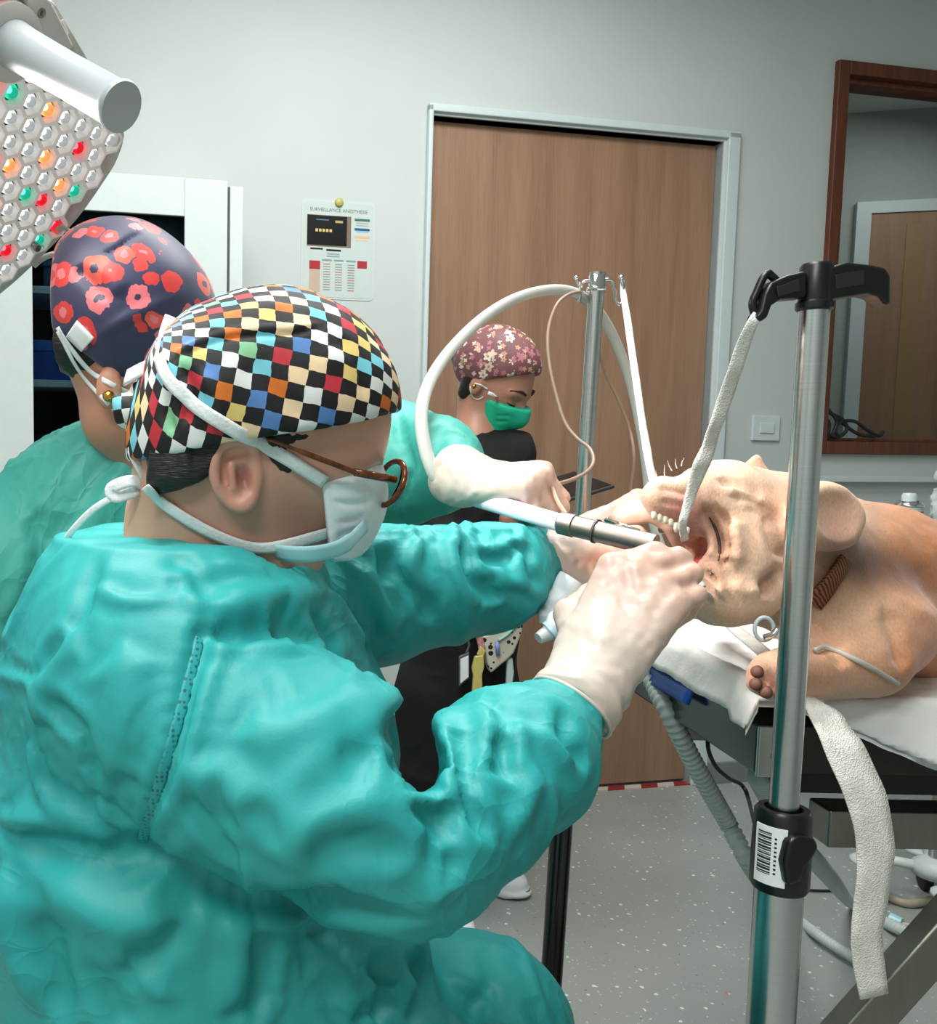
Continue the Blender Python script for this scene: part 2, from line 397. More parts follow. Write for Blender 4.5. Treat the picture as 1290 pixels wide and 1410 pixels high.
def veneer(name, a, b, c, sc=1.0):
    t = NT(name); v = t.coords(scale=(7 * sc, 7 * sc, 0.45 * sc)); n1 = t.noise(v, 2.2, 6, 0.6, 0.6); n2 = t.noise(t.coords(scale=(90, 90, 2.5)), 3, 3)
    f = t.math('ADD', t.math('MULTIPLY', n1.outputs[0], 0.7), t.math('MULTIPLY', n2.outputs[0], 0.3))
    t.set(base=t.ramp(f, [(0.3, lin(*a)), (0.5, lin(*b)), (0.72, lin(*c))]), rough=0.5); t.bump(n2.outputs[0], 0.1, 0.002); return t.m
M_DOOR = veneer('oak_veneer', (128, 96, 74), (148, 113, 89), (162, 126, 101))
M_DARKW = veneer('varnished_mahogany', (62, 28, 16), (96, 48, 28), (122, 66, 40), 2.0)
def glassy(name, rgb, rough=0.05, trans=1.0, ior=1.45):
    t = NT(name); n = t.noise(t.coords(), 25, 2); t.set(base=lin(*rgb), rough=t.math('MULTIPLY_ADD', n.outputs[0], 0.05, rough), trans=trans, ior=ior); return t.m
M_GLASS = glassy('window_glass', (235, 242, 240), 0.0, 1.0, 1.1)
def box_obj(name, lo, hi, mat, parent=None, bevel=0):
    lo = np.asarray(lo, float); hi = np.asarray(hi, float); h = (hi - lo) / 2
    return link(name, MB().box((lo + hi) / 2, (h[0], 0, 0), (0, h[1], 0), (0, 0, h[2])).mesh(name), mat, parent, bevel=bevel)
# the back wall runs away a little to the right
WA = math.radians(12.0); WU = np.array([math.cos(WA), math.sin(WA), 0]); WN = np.array([math.sin(WA), -math.cos(WA), 0]); WZ = np.array([0, 0, 1.0])
W0 = PZ(870, 1086, 0.0)
def wuv(x, y, off=0.0):
    p = PP(x, y, W0 + WN * off, WN); return np.array([np.dot(p - W0, WU), p[2]])
def wp(u, z, off=0.0): return W0 + WU * u + WZ * z + WN * off
def wbox(b, u0, u1, z0, z1, o0, o1): return b.box(wp((u0 + u1) / 2, (z0 + z1) / 2, (o0 + o1) / 2), WU * (u1 - u0) / 2, WN * (o1 - o0) / 2, WZ * (z1 - z0) / 2)
box_obj('floor', (-3.2, -2.2, -0.08), (5.2, 6.6, 0), M_FLOOR)['kind'] = 'structure'
box_obj('ceiling', (-3.2, -2.2, 3.05), (5.2, 6.6, 3.13), M_CEIL)['kind'] = 'structure'
box_obj('wall_left', (-2.3, -2.2, 0), (-2.2, 3.6, 3.05), M_WALL)['kind'] = 'structure'
box_obj('wall_right', (3.5, -2.2, 0), (3.6, 4.0, 3.05), M_WALL)['kind'] = 'structure'
box_obj('wall_behind', (-3.2, -2.2, 0), (3.6, -2.1, 3.05), M_WALL)['kind'] = 'structure'
du0 = wuv(588, 400)[0]; du1 = wuv(985, 400)[0]; dz1 = (wuv(600, 160)[1] + wuv(980, 194)[1]) / 2
fu0 = wuv(1140, 250)[0]; fz1 = (wuv(1155, 84)[1] + wuv(1280, 100)[1]) / 2; fz0 = wuv(1200, 626)[1]; fu1 = fu0 + 1.25
b = MB(); T0, T1 = -0.12, 0.0
for a in ((-3.2, du0, 0, 3.05), (du0, du1, dz1, 3.05), (du1, fu0 + 0.03, 0, 3.05), (fu0 + 0.03, fu1 - 0.03, 0, fz0 + 0.03), (fu0 + 0.03, fu1 - 0.03, fz1 - 0.03, 3.05), (fu1 - 0.03, 3.0, 0, 3.05)):
    wbox(b, *a, T0, T1)
struct(link('wall_back', b.mesh('wall_back'), M_WALL))
# door
door = thing('door_1', 'closed oak veneer door in a white frame', 'door', wp((du0 + du1) / 2, 0)); del door['category']; struct(door)
link('door_leaf', wbox(MB(), du0 + 0.004, du1 - 0.004, 0.012, dz1 - 0.004, -0.07, -0.03).mesh('door_leaf'), M_DOOR, door, bevel=0.002)
for nm, a in (('jamb', (du0 - 0.012, du0, 0, dz1 + 0.012)), ('jamb', (du1, du1 + 0.012, 0, dz1 + 0.012)), ('head_jamb', (du0, du1, dz1, dz1 + 0.012))):
    link(nm, wbox(MB(), *a, -0.12, 0.008).mesh(nm), M_FRAME, door, bevel=0.002)
for nm, a in (('architrave', (du0 - 0.016, du0 - 0.0, 0, dz1 + 0.03)), ('architrave', (du1 + 0.008, du1 + 0.055, 0, dz1 + 0.03)), ('head_architrave', (du0 - 0.016, du1 + 0.055, dz1 + 0.008, dz1 + 0.034))):
    link(nm, wbox(MB(), *a, 0.0, 0.022).mesh(nm), M_FRAME, door, bevel=0.004)
hu, hz = wuv(925, 663, -0.0); hd = MB()
hd.tube([wp(hu + 0.03, hz, -0.03), wp(hu + 0.03, hz, 0.03)], 0.009, 12); hd.tube([wp(hu + 0.035, hz, 0.026), wp(hu - 0.085, hz, 0.026)], 0.0075, 12)
hd.lathe(wp(hu + 0.03, hz, -0.03), WN, [(0.024, 0), (0.024, 0.008), (0.02, 0.011)], 20)
link('door_handle', hd.mesh('door_handle'), M_CHROME, door, smooth=True)
M_RED = plain('red_tape', (150, 40, 38), 0.5); M_TAPEW = plain('pale_tape', (205, 190, 180), 0.5)
n = 16
for i in range(n):                    # striped threshold tape
    a = du0 + (du1 - du0) * i / n; c = du0 + (du1 - du0) * (i + 1) / n
    q = [wp(a, 0.0, 0.004), wp(c, 0.0, 0.004), wp(c + 0.02, 0.0, -0.03 + 0.002), wp(a + 0.02, 0.0, -0.03 + 0.002)]
    link('tape_stripe', MB().prism(q, WZ * 0.004).mesh('tape_stripe'), M_RED if i % 2 else M_TAPEW, door)
# skirting
b = MB(); wbox(b, -3.2, du0 - 0.02, 0, 0.08, 0.0, 0.012); wbox(b, du1 + 0.06, 3.0, 0, 0.08, 0.0, 0.012)
struct(link('baseboard_back', b.mesh('baseboard_back'), plain('grey_skirting', (120, 126, 124), 0.5), bevel=0.002))
tz = wuv(1240, 656)[1]
struct(link('trim_1', wbox(MB(), fu0 - 0.25, fu1 + 0.3, tz - 0.022, tz, 0.0, 0.035).mesh('trim_1'), M_FRAME, bevel=0.003))
# light switch
su0, sz1 = wuv(1035, 572); su1, sz0 = wuv(1070, 607)
sw = thing('light_switch', 'square white light switch on the wall between door and window', 'light switch', wp((su0 + su1) / 2, sz0))
link('plate', wbox(MB(), su0, su1, sz0, sz1, 0, 0.01).mesh('plate'), M_FRAME, sw, bevel=0.002)
k = (su1 - su0) * 0.24
link('rocker', wbox(MB(), su0 + k, su1 - k, sz0 + k, sz1 - k, 0.01, 0.015).mesh('rocker'), M_WHITE, sw, bevel=0.0015)
# interior window
win = thing('window_1', 'interior window with dark red wooden frame', 'window', wp((fu0 + fu1) / 2, fz0)); del win['category']; struct(win)
fw = 0.047
for nm, a in (('frame_stile', (fu0, fu0 + fw, fz0, fz1)), ('frame_stile', (fu1 - fw, fu1, fz0, fz1)), ('frame_rail', (fu0 + fw, fu1 - fw, fz1 - fw, fz1)), ('frame_rail', (fu0 + fw, fu1 - fw, fz0, fz0 + fw))):
    link(nm, wbox(MB(), *a, -0.10, 0.022).mesh(nm), M_DARKW, win, bevel=0.004)
for nm, a in (('inner_bead', (fu0 + fw, fu0 + fw + 0.018, fz0 + fw, fz1 - fw)), ('inner_bead', (fu0 + fw, fu1 - fw, fz1 - fw - 0.018, fz1 - fw)), ('inner_bead', (fu0 + fw, fu1 - fw, fz0 + fw, fz0 + fw + 0.014))):
    link(nm, wbox(MB(), *a, -0.09, -0.01).mesh(nm), M_DARKW, win, bevel=0.002)
link('pane', wbox(MB(), fu0 + fw, fu1 - fw, fz0 + fw, fz1 - fw, -0.055, -0.049).mesh('pane'), M_GLASS, win)
# the room beyond the window
RA = math.radians(-14); RU = np.array([math.cos(RA), math.sin(RA), 0]); RN = np.array([math.sin(RA), -math.cos(RA), 0])
R0 = P(1230, 600, 5.1)
def rbox(b, u0, u1, z0, z1, o0, o1): return b.box(R0 * np.array([1, 1, 0]) + RU * (u0 + u1) / 2 + WZ * (z0 + z1) / 2 + RN * (o0 + o1) / 2, RU * (u1 - u0) / 2, RN * (o1 - o0) / 2, WZ * (z1 - z0) / 2)
M_WALL2 = plain('neighbour_room_plaster', (166, 172, 168), 0.8, var=0.03)
struct(link('wall_far', rbox(MB(), -1.6, 2.6, 0, 3.05, -0.1, 0).mesh('wall_far'), M_WALL2))
d2 = thing('door_2', 'brown door with white frame seen through the interior window', 'door', R0 * np.array([1, 1, 0])); del d2['category']; struct(d2)
def ruz(x, y):
    p = PP(x, y, R0, RN); return np.dot(p - R0, RU), p[2]
ru0, rz1 = ruz(1196, 296)
link('door_leaf', rbox(MB(), ru0, ru0 + 1.0, 0.01, rz1, 0.0, 0.03).mesh('door_leaf'), M_DOOR, d2)
link('architrave', rbox(MB(), ru0 - 0.07, ru0, 0.0, rz1 + 0.06, 0, 0.04).mesh('architrave'), M_FRAME, d2)
link('head_architrave', rbox(MB(), ru0, ru0 + 1.07, rz1, rz1 + 0.06, 0, 0.04).mesh('head_architrave'), M_FRAME, d2)
link('vision_panel', rbox(MB(), ru0 + 0.17, ru0 + 0.26, 0.9, rz1 - 0.06, 0.03, 0.034).mesh('vision_panel'), plain('door_inlay', (150, 120, 84), 0.4), d2)
area_light('neighbour_room_fill', tuple(wp(fu0 + 1.3, 2.9, -0.6)), tuple(wp(fu0 + 0.9, 0, -1.2)), 0.6, 0.6, 5, (1, 1, 0.97))  # unseen lamp added to brighten the room behind the glass
# black cables lying on the sill
cb = thing('cable_bundle', 'tangled black cables lying on the wooden window sill', 'cable', P(1165, 600, P(1165, 600, 3.4)[1]))
wd3 = wp(wuv(1165, 600, 0.02)[0], fz0 + fw, 0.0)[1]
for pts in ([(1132, 556), (1142, 566), (1152, 580), (1146, 598), (1136, 600)], [(1134, 566), (1158, 576), (1166, 590), (1158, 600), (1150, 594), (1156, 582), (1176, 580), (1194, 592), (1210, 600), (1216, 594)],
            [(1130, 585), (1140, 598), (1152, 602), (1160, 598)], [(1131, 572), (1141, 582), (1139, 600), (1131, 601)], [(1136, 560), (1150, 574), (1172, 592), (1186, 599), (1204, 601)]):
    link('cable', MB().tube(spline([PP(x, y, W0 + WN * 0.012, WN) for x, y in pts], 6), 0.0065, 8).mesh('cable'), M_RUBBER, cb, smooth=True)
# wall chart
pu0, pz1 = wuv(418, 276); pu1, _ = wuv(514, 284); pz0 = (wuv(500, 414)[1] + wuv(470, 408)[1]) / 2; pw, ph = pu1 - pu0, pz1 - pz0
ch = thing('wall_chart', 'laminated anaesthesia monitoring chart pinned to the wall left of the door', 'chart', wp((pu0 + pu1) / 2, pz0))
def rr(u0, u1, z0, z1, r, off):
    o = []
    for cx, cz, a0 in ((u1 - r, z1 - r, 0), (u0 + r, z1 - r, 90), (u0 + r, z0 + r, 180), (u1 - r, z0 + r, 270)):
        for q in range(5): a = math.radians(a0 + q * 22.5); o.append(wp(cx + r * math.cos(a), cz + r * math.sin(a), off))
    return o
link('laminate', MB().prism(rr(pu0 - 0.006, pu1 + 0.006, pz0 - 0.006, pz1 + 0.006, 0.018, 0.0), WN * 0.002).mesh('laminate'), plain('laminate_sheet', (205, 214, 210), 0.08, var=0.02, coat=0.8), ch)
link('chart_sheet', MB().prism(rr(pu0, pu1, pz0, pz1, 0.014, 0.002), WN * 0.0008).mesh('chart_sheet'), plain('chart_paper', (196, 206, 202), 0.25, var=0.02), ch)
def cp(name, x0, x1, y0, y1, rgb, off=0.0028, skew=0.0):   # fractions of the chart, y downwards
    m = plain('print_%d_%d_%d' % rgb, rgb, 0.3, var=0.03)
    q = [wp(pu0 + pw * x0, pz1 - ph * y0, off), wp(pu0 + pw * x1, pz1 - ph * (y0 + skew), off), wp(pu0 + pw * x1, pz1 - ph * (y1 + skew), off), wp(pu0 + pw * x0, pz1 - ph * y1, off)]
    return link(name, MB().prism(q[::-1], WN * 0.0003).mesh(name), m, ch)
cp('photo_print', 0.05, 0.68, 0.14, 0.47, (128, 108, 96)); cp('screen_print', 0.055, 0.62, 0.145, 0.455, (10, 11, 14), 0.0032)
for i in range(5): cp('trace_print', 0.17 + i * 0.05, 0.205 + i * 0.05, 0.285, 0.315, (214, 190, 120), 0.0036)
cp('trace_print', 0.18, 0.36, 0.185, 0.195, (90, 120, 150), 0.0036); cp('trace_print', 0.45, 0.56, 0.19, 0.215, (180, 160, 110), 0.0036)
for y, c in ((0.155, (60, 112, 104)), (0.255, (20, 96, 128)), (0.335, (220, 180, 140))): cp('heading_bar', 0.73, 0.95, y, y + 0.026, c)
for y, c in ((0.195, (160, 172, 168)), (0.22, (160, 172, 168)), (0.285, (130, 180, 210)), (0.375, (224, 196, 150))): cp('text_line', 0.75, 0.93, y, y + 0.012, c)
cp('heading_bar', 0.1, 0.28, 0.485, 0.503, (16, 18, 30)); cp('heading_bar', 0.33, 0.54, 0.493, 0.513, (16, 18, 30))
for i in range(2): cp('text_line', 0.34, 0.52, 0.535 + i * 0.025, 0.55 + i * 0.025, (150, 160, 158))
cp('table_cell', 0.09, 0.245, 0.62, 0.71, (168, 52, 56)); cp('table_cell', 0.78, 0.92, 0.60, 0.68, (168, 52, 60)); cp('table_cell', 0.09, 0.245, 0.71, 0.95, (196, 172, 156))
for i, x in enumerate((0.27, 0.44, 0.62)):
    cp('table_heading', x, x + 0.14, 0.6, 0.618, (120, 158, 150))
    for j in range(11): cp('text_line', x + 0.02, x + 0.12, 0.645 + j * 0.027, 0.656 + j * 0.027, (140, 152, 150) if (i + j) % 4 else (190, 120, 116))
tm = text_mesh('SURVEILLANCE ANESTHESIE', 0.0155)
to = link('chart_title', tm, plain('chart_title_ink', (110, 118, 104), 0.4), None)
mw = Matrix.Identity(4)
for i, a in enumerate((WU, WZ, WN)):
    for j in range(3): mw[j][i] = a[j]
c0 = wp(pu0 + pw * 0.5, pz1 - ph * 0.085, 0.0034); mw.translation = Vector(c0); tm.transform(mw)
to.parent = ch; to.matrix_parent_inverse = Matrix.Translation(-ROOTLOC[ch.name])
link('clip_magnet', MB().lathe(wp(pu0 + pw * 0.5, pz1 + 0.0, 0.002), WN, [(0.014, 0), (0.014, 0.005), (0.010, 0.008), (0.0, 0.009)], 16).mesh('clip_magnet'), plain('yellow_magnet', (176, 170, 92), 0.4), ch, smooth=True)
# glazed cabinet
OFF = 0.36
cu1 = wuv(313, 330, OFF)[0]; cz1 = wuv(230, 243, OFF)[1]; cu0 = wuv(-12, 330, OFF)[0]
gu0 = wuv(45, 450, OFF)[0]; gu1 = wuv(254, 350, OFF)[0]; gz1 = wuv(180, 293, OFF)[1]
cab = thing('cabinet', 'tall white cabinet with a glazed door behind the surgeons', 'cabinet', wp((cu0 + cu1) / 2, 0, OFF / 2))
for nm, a in (('side_panel', (cu0, cu0 + 0.02, 0, cz1, 0.012, OFF - 0.022)), ('side_panel', (cu1 - 0.02, cu1, 0, cz1, 0.012, OFF - 0.022)), ('top_panel', (cu0 + 0.02, cu1 - 0.02, cz1 - 0.02, cz1, 0.012, OFF - 0.022)), ('plinth', (cu0 + 0.02, cu1 - 0.02, 0, 0.1, 0.03, OFF - 0.05))):
    link(nm, wbox(MB(), *a).mesh(nm), M_WHITE, cab, bevel=0.002)
M_DARKIN = plain('dark_cabinet_interior', (14, 16, 18), 0.5)
link('back_panel', wbox(MB(), cu0 + 0.02, cu1 - 0.02, 0.1, cz1 - 0.02, 0.012, 0.03).mesh('back_panel'), M_DARKIN, cab)
shz = [wuv(80, 522, OFF)[1], wuv(80, 392, OFF)[1], wuv(80, 660, OFF)[1]]
for z in shz: link('shelf', wbox(MB(), cu0 + 0.022, cu1 - 0.022, z - 0.02, z, 0.03, OFF - 0.03).mesh('shelf'), M_WHITE, cab, bevel=0.002)
cdr = link('door', wbox(wbox(MB(), cu0, gu0, 0.1, cz1, OFF - 0.02, OFF), gu1, cu1, 0.1, cz1, OFF - 0.02, OFF).mesh('door'), M_WHITE, cab, bevel=0.002)
link('door_rail', wbox(MB(), gu0, gu1, gz1, cz1, OFF - 0.02, OFF).mesh('door_rail'), M_WHITE, cdr, bevel=0.002)
link('door_rail', wbox(MB(), gu0, gu1, 0.1, 0.3, OFF - 0.02, OFF).mesh('door_rail'), M_WHITE, cdr, bevel=0.002)
t = NT('tinted_cabinet_glass'); nz = t.noise(t.coords(), 8, 2); t.set(base=lin(140, 160, 168), rough=t.math('MULTIPLY', nz.outputs[0], 0.04), trans=1.0, ior=1.08)
link('pane', wbox(MB(), gu0, gu1, 0.3, gz1, OFF - 0.012, OFF - 0.007).mesh('pane'), t.m, cdr)
link('interior_dark_strip', wbox(MB(), gu0 - 0.01, gu1 + 0.01, gz1 - 0.1, gz1 + 0.02, OFF - 0.026, OFF - 0.021).mesh('interior_dark_strip'), M_DARKIN, cab)  # dark strip behind the top of the pane, where the interior appears black
link('filler_strip', wbox(MB(), cu1 + 0.012, cu1 + 0.05, 0, cz1 - 0.005, 0.012, 0.33).mesh('filler_strip'), M_WHITE, cab, bevel=0.002)
link('gap_shade', wbox(MB(), cu1, cu1 + 0.012, 0, cz1 - 0.008, 0.02, 0.33).mesh('gap_shade'), plain('gap_shade_grey', (70, 76, 76), 0.6), cab)  # dark strip standing in for the shade inside the gap
def shelf_box(name, label, cat, px0, px1, py0, py1, z, rgb, lid, o0=0.1, o1=0.3):
    u0 = wuv(px0, 480, o1)[0]; u1 = wuv(px1, 480, o1)[0]; h = wuv(px0, py0, o1)[1] - wuv(px0, py1, o1)[1]
    t = thing(name, label, cat, wp((u0 + u1) / 2, z, (o0 + o1) / 2)); m = plain('tub_%d_%d_%d' % rgb, rgb, 0.4); m2 = plain('tub_%d_%d_%d' % lid, lid, 0.4)
    link('tub', wbox(MB(), u0, u1, z, z + h * 0.72, o0, o1).mesh('tub'), m, t, bevel=0.004); link('lid', wbox(MB(), u0 - 0.004, u1 + 0.004, z + h * 0.72, z + h, o0 - 0.004, o1 + 0.004).mesh('lid'), m2, t, bevel=0.004)
shelf_box('storage_box', 'bright blue lidded storage box on the middle cabinet shelf', 'storage box', 44, 122, 462, 518, shz[0], (8, 66, 150), (20, 104, 190))
shelf_box('storage_box', 'small dark blue box on the upper cabinet shelf', 'storage box', 60, 110, 345, 385, shz[1], (24, 60, 96), (40, 84, 120))
shelf_box('storage_box', 'dark grey box low in the glazed cabinet', 'storage box', 50, 128, 596, 656, shz[2], (30, 34, 42), (22, 24, 30))
shelf_box('storage_box', 'beige cardboard carton low in the glazed cabinet', 'storage box', 112, 168, 545, 656, shz[2], (120, 120, 112), (142, 140, 130), 0.05, 0.22)
# ================================================================ table, poles, lamp, trolley
TZ = 0.90
C0 = PZ(1042, 1003, TZ); E1 = PZ(890, 916, TZ) - C0; E1[2] = 0; E1 = unit(E1); E2 = np.array([E1[1], -E1[0], 0])
if E2[0] < 0: E2 = -E2
def tp(s, t, z): return C0 * np.array([1, 1, 0]) + E2 * s + E1 * t + np.array([0, 0, z])
def tbox(b, s0, s1, t0, t1, z0, z1): return b.box(tp((s0 + s1) / 2, (t0 + t1) / 2, (z0 + z1) / 2), E2 * (s1 - s0) / 2, E1 * (t1 - t0) / 2, WZ * (z1 - z0) / 2)
TW, TL = 0.52, 1.15
M_PLATE = steel('dark_polished_steel', (96, 108, 106), 0.12, (8, 8, 8))
tab = thing('operating_table', 'stainless steel operating table under the dog', 'table', tp(TL / 2, TW / 2, 0))
link('table_top', tbox(MB(), 0.012, TL, 0.012, TW, TZ - 0.03, TZ).mesh('table_top'), M_DSTEEL, tab, bevel=0.003)
link('end_plate', tbox(MB(), 0.0, 0.012, 0.0, TW, TZ - 0.052, TZ + 0.004).mesh('end_plate'), M_PLATE, tab, bevel=0.003)
link('side_plate', tbox(MB(), 0.012, TL, 0.0, 0.012, TZ - 0.052, TZ + 0.004).mesh('side_plate'), steel('shade_darkened_steel', (74, 70, 66), 0.3, (60, 4, 4)), tab, bevel=0.003)  # near plate darker than its twin: shade put into the steel colour
link('side_plate', tbox(MB(), 0.012, TL, TW - 0.012, TW, TZ - 0.052, TZ + 0.004).mesh('side_plate'), M_DSTEEL, tab, bevel=0.003)
link('corner_bracket', tbox(MB(), 0.0, 0.045, -0.006, 0.0, TZ - 0.055, TZ + 0.004).mesh('corner_bracket'), M_STEEL, tab, bevel=0.002)
link('screw', MB().lathe(tp(0.02, -0.006, TZ - 0.03), -E1, [(0.006, 0), (0.006, 0.002), (0.004, 0.004), (0.0022, 0.004), (0.002, 0.002)], 14).mesh('screw'), M_CHROME, tab, smooth=True)
link('under_tray', tbox(MB(), 0.05, TL, 0.03, TW - 0.03, TZ - 0.085, TZ - 0.052).mesh('under_tray'), M_RUBBER, tab, bevel=0.003)
link('frame_rail', tbox(MB(), 0.105, TL, 0.03, 0.075, TZ - 0.15, TZ - 0.105).mesh('frame_rail'), M_DSTEEL, tab, bevel=0.003)
link('frame_rail', tbox(MB(), 0.105, TL, TW - 0.075, TW - 0.03, TZ - 0.15, TZ - 0.105).mesh('frame_rail'), M_DSTEEL, tab, bevel=0.003)
link('cross_member', tbox(MB(), 0.5, 0.75, 0.03, TW - 0.03, TZ - 0.106, TZ - 0.084).mesh('cross_member'), M_DSTEEL, tab)
def strut(p, q, w, h): 
    p = np.asarray(p); q = np.asarray(q); d = unit(q - p); n = unit(np.cross(d, E1)); return MB().box((p + q) / 2, d * np.linalg.norm(q - p) / 2, E1 * w / 2, n * h / 2)
a = P(1330, 1245, 0.97)
link('scissor_leg', strut(a, a + unit(np.array([-100, 0, -128.0])) * 0.62, 0.03, 0.042).mesh('scissor_leg'), M_DSTEEL, tab, bevel=0.003)
link('column', tbox(MB(), 0.52, 0.72, TW / 2 - 0.1, TW / 2 + 0.1, 0.08, TZ - 0.084).mesh('column'), M_DSTEEL, tab, bevel=0.004)
link('base', tbox(MB(), 0.3, 1.0, 0.06, TW - 0.06, 0.0, 0.08).mesh('base'), M_DSTEEL, tab, bevel=0.01)
# blue heating mat under the pad, and the white absorbent pad
def sheet(name, s0, s1, t0, t1, z, ns, nt, drop_s, drop_t, wr, mat, thick, edge=None, rise=None):
    b = MB(); V = []
    for i in range(ns + 1):
        for j in range(nt + 1):
            a = s0 + (s1 - s0) * i / ns; c = t0 + (t1 - t0) * j / nt
            c = max(c, -0.008 - edge(a)) if edge else c
            es = max(0, -0.004 - a); et = max(0, -0.008 - c); sd, td = max(a, -0.004 - 0.35 * es), max(c, -0.008 - 0.28 * et)
            zz = z - drop_s * es - drop_t * et
            V.append((sd, td, zz))
    V = np.array(V); W3 = np.stack([tp(*v) for v in V])
    k = vnoise(W3 * 22, 3) * 0.6 + vnoise(W3 * 55, 5) * 0.3 + (1 - np.abs(vnoise(W3 * np.array([30, 60, 30]), 9))) ** 4 * 0.6
    W3[:, 2] += wr * k; hang = (V[:, 2] < z - 0.01); W3[hang] -= (E1 * wr * 1.2)[None] * vnoise(W3[hang] * np.array([40, 40, 8]), 4)[:, None]
    if rise is not None: W3[:, 2] += rise(V)
    fs = [(i * (nt + 1) + j, (i + 1) * (nt + 1) + j, (i + 1) * (nt + 1) + j + 1, i * (nt + 1) + j + 1) for i in range(ns) for j in range(nt)]
    b.add(W3, fs); o = link(name, b.mesh(name), mat, smooth=True)
    sm = o.modifiers.new('thickness', 'SOLIDIFY'); sm.thickness = thick; sm.offset = 0; return o
M_MAT = plain('blue_vinyl_mat', (22, 92, 190), 0.3, var=0.15)
def pad_mat():
    t = NT('absorbent_pad_paper'); v = t.coords(); n = t.noise(v, 45, 4, 0.6); w = t.noise(v, 9, 3)
    t.set(base=t.ramp(w.outputs[0], [(0.3, lin(232, 232, 232)), (0.7, lin(244, 240, 236))]), rough=0.6, sss=0.1, sss_s=0.01); t.bump(n.outputs[0], 0.35, 0.004); return t.m
M_PAD = pad_mat()
tag(sheet('heating_mat', -0.03, 1.0, 0.15, 0.46, TZ + 0.011, 50, 24, 1.0, 0.6, 0.0015, M_MAT, 0.006), 'blue vinyl heating mat peeking out at the head end of the table', 'mat')
sp2 = None
def pad_rise(V): return 0.016 * np.exp(-((V[:, 0] + 0.0) / 0.03) ** 2) * (V[:, 1] > 0.02)
padc = sheet('absorbent_pad', -0.045, 1.0, -0.085, 0.50, TZ + 0.034, 130, 84, 0.8, 1.0, 0.004, M_PAD, 0.008, edge=lambda a: 0.004 + 0.075 * min(1, max(0, (a - 0.03) / 0.18)), rise=pad_rise)
tag(padc, 'white absorbent pad spread under the dog and draped over the table edge', 'pad')
PADZ = TZ + 0.04
# front drip pole
pq = P(1092, 900, 0.86); FPX_, FPY_ = pq[0], pq[1]
def pz(y): r = ray(1092, y); return CAM[2] + r[2] * (FPY_ / r[1])
fp = thing('drip_stand', 'telescopic steel stand with black hook handle in the foreground', 'drip stand', (FPX_, FPY_, 0))
ax = lambda z: np.array([FPX_, FPY_, z])
link('inner_tube', MB().tube([ax(pz(1190)), ax(pz(420))], 0.0128, 28).mesh('inner_tube'), M_STEEL, fp, angle=40)
link('outer_tube', MB().tube([ax(0.05), ax(pz(1205))], 0.0212, 32).mesh('outer_tube'), M_STEEL, fp, angle=40)
z0, z1 = pz(1222), pz(1112)
cl = link('clamp', MB().lathe(ax(z0), WZ, [(0.0235, 0), (0.0255, 0.004), (0.0255, (z1 - z0) * 0.5), (0.0245, (z1 - z0) - 0.004), (0.022, z1 - z0), (0.0165, z1 - z0), (0.0165, z1 - z0 - 0.008)], 32).mesh('clamp'), M_BLACK, fp, angle=35)
kn = [(1086, 1158), (1102, 1151), (1125, 1156), (1129, 1168), (1121, 1182), (1110, 1196), (1104, 1216), (1084, 1222), (1080, 1190)]
link('clamp_lever', MB().prism([P(x, y, FPY_ - 0.032) for x, y in kn], (0, 0.032, 0)).mesh('clamp_lever'), M_BLACK, cl, bevel=0.004)
M_LABEL = plain('white_label', (236, 238, 238), 0.4, var=0.02); M_INK = plain('label_ink', (20, 20, 22), 0.5)
def arc_patch(r0, r1, a0, a1, z0, z1, n=8):
    b = MB(); vs = []
    for i in range(n + 1):
        a = a0 + (a1 - a0) * i / n
        for r in (r0, r1):
            for z in (z0, z1): vs.append((FPX_ + r * math.cos(a), FPY_ + r * math.sin(a), z))
    fs = []
    for i in range(n):
        o = i * 4; fs += [(o + 2, o + 6, o + 7, o + 3), (o, o + 1, o + 5, o + 4), (o, o + 4, o + 6, o + 2), (o + 1, o + 3, o + 7, o + 5)]
    fs += [(0, 2, 3, 1), (n * 4, n * 4 + 1, n * 4 + 3, n * 4 + 2)]
    return b.add(vs, fs)
za, zb = pz(1208), pz(1130); A0, A1 = math.radians(186), math.radians(250)
link('label', arc_patch(0.0250, 0.0262, A0, A1, za, zb).mesh('label'), M_LABEL, cl)
hcode = zb - za; y_ = za + hcode * 0.18; i = 0
bars = MB()
while y_ < za + hcode * 0.9:
    h_ = (0.0006, 0.0012, 0.0018)[(i * 7 + i // 3) % 3]; q = arc_patch(0.0262, 0.0264, A0 + 0.12, A0 + 0.62, y_, y_ + h_, 4)
    bars.add(q.v, q.f); y_ += h_ + (0.0008, 0.0014)[(i * 5) % 2]; i += 1
link('barcode', bars.mesh('barcode'), M_INK, cl)
dg = MB()
for j in range(9):
    q = arc_patch(0.0262, 0.0264, A0 + 0.72, A0 + 0.80, za + hcode * (0.2 + 0.075 * j), za + hcode * (0.2 + 0.075 * j) + 0.0018, 2); dg.add(q.v, q.f)
link('code_digits', dg.mesh('code_digits'), M_INK, cl)
hd_ = link('handle_hub', MB().lathe(ax(pz(428)), WZ, [(0.014, 0), (0.0155, 0.002), (0.0155, 0.007), (0.0138, 0.009), (0.0138, pz(368) - pz(428)), (0.012, pz(366) - pz(428) + 0.002)], 28).mesh('handle_hub'), M_BLACK, fp, angle=35)
ra_ = [(1140, 368), (1168, 360), (1204, 364), (1221, 368), (1228, 380), (1228, 421), (1219, 418), (1211, 408), (1196, 404), (1140, 413)]
link('handle_arm', MB().prism([P(x, y, FPY_ - 0.012) for x, y in ra_], (0, 0.024, 0)).mesh('handle_arm'), M_BLACK, hd_, bevel=0.004)
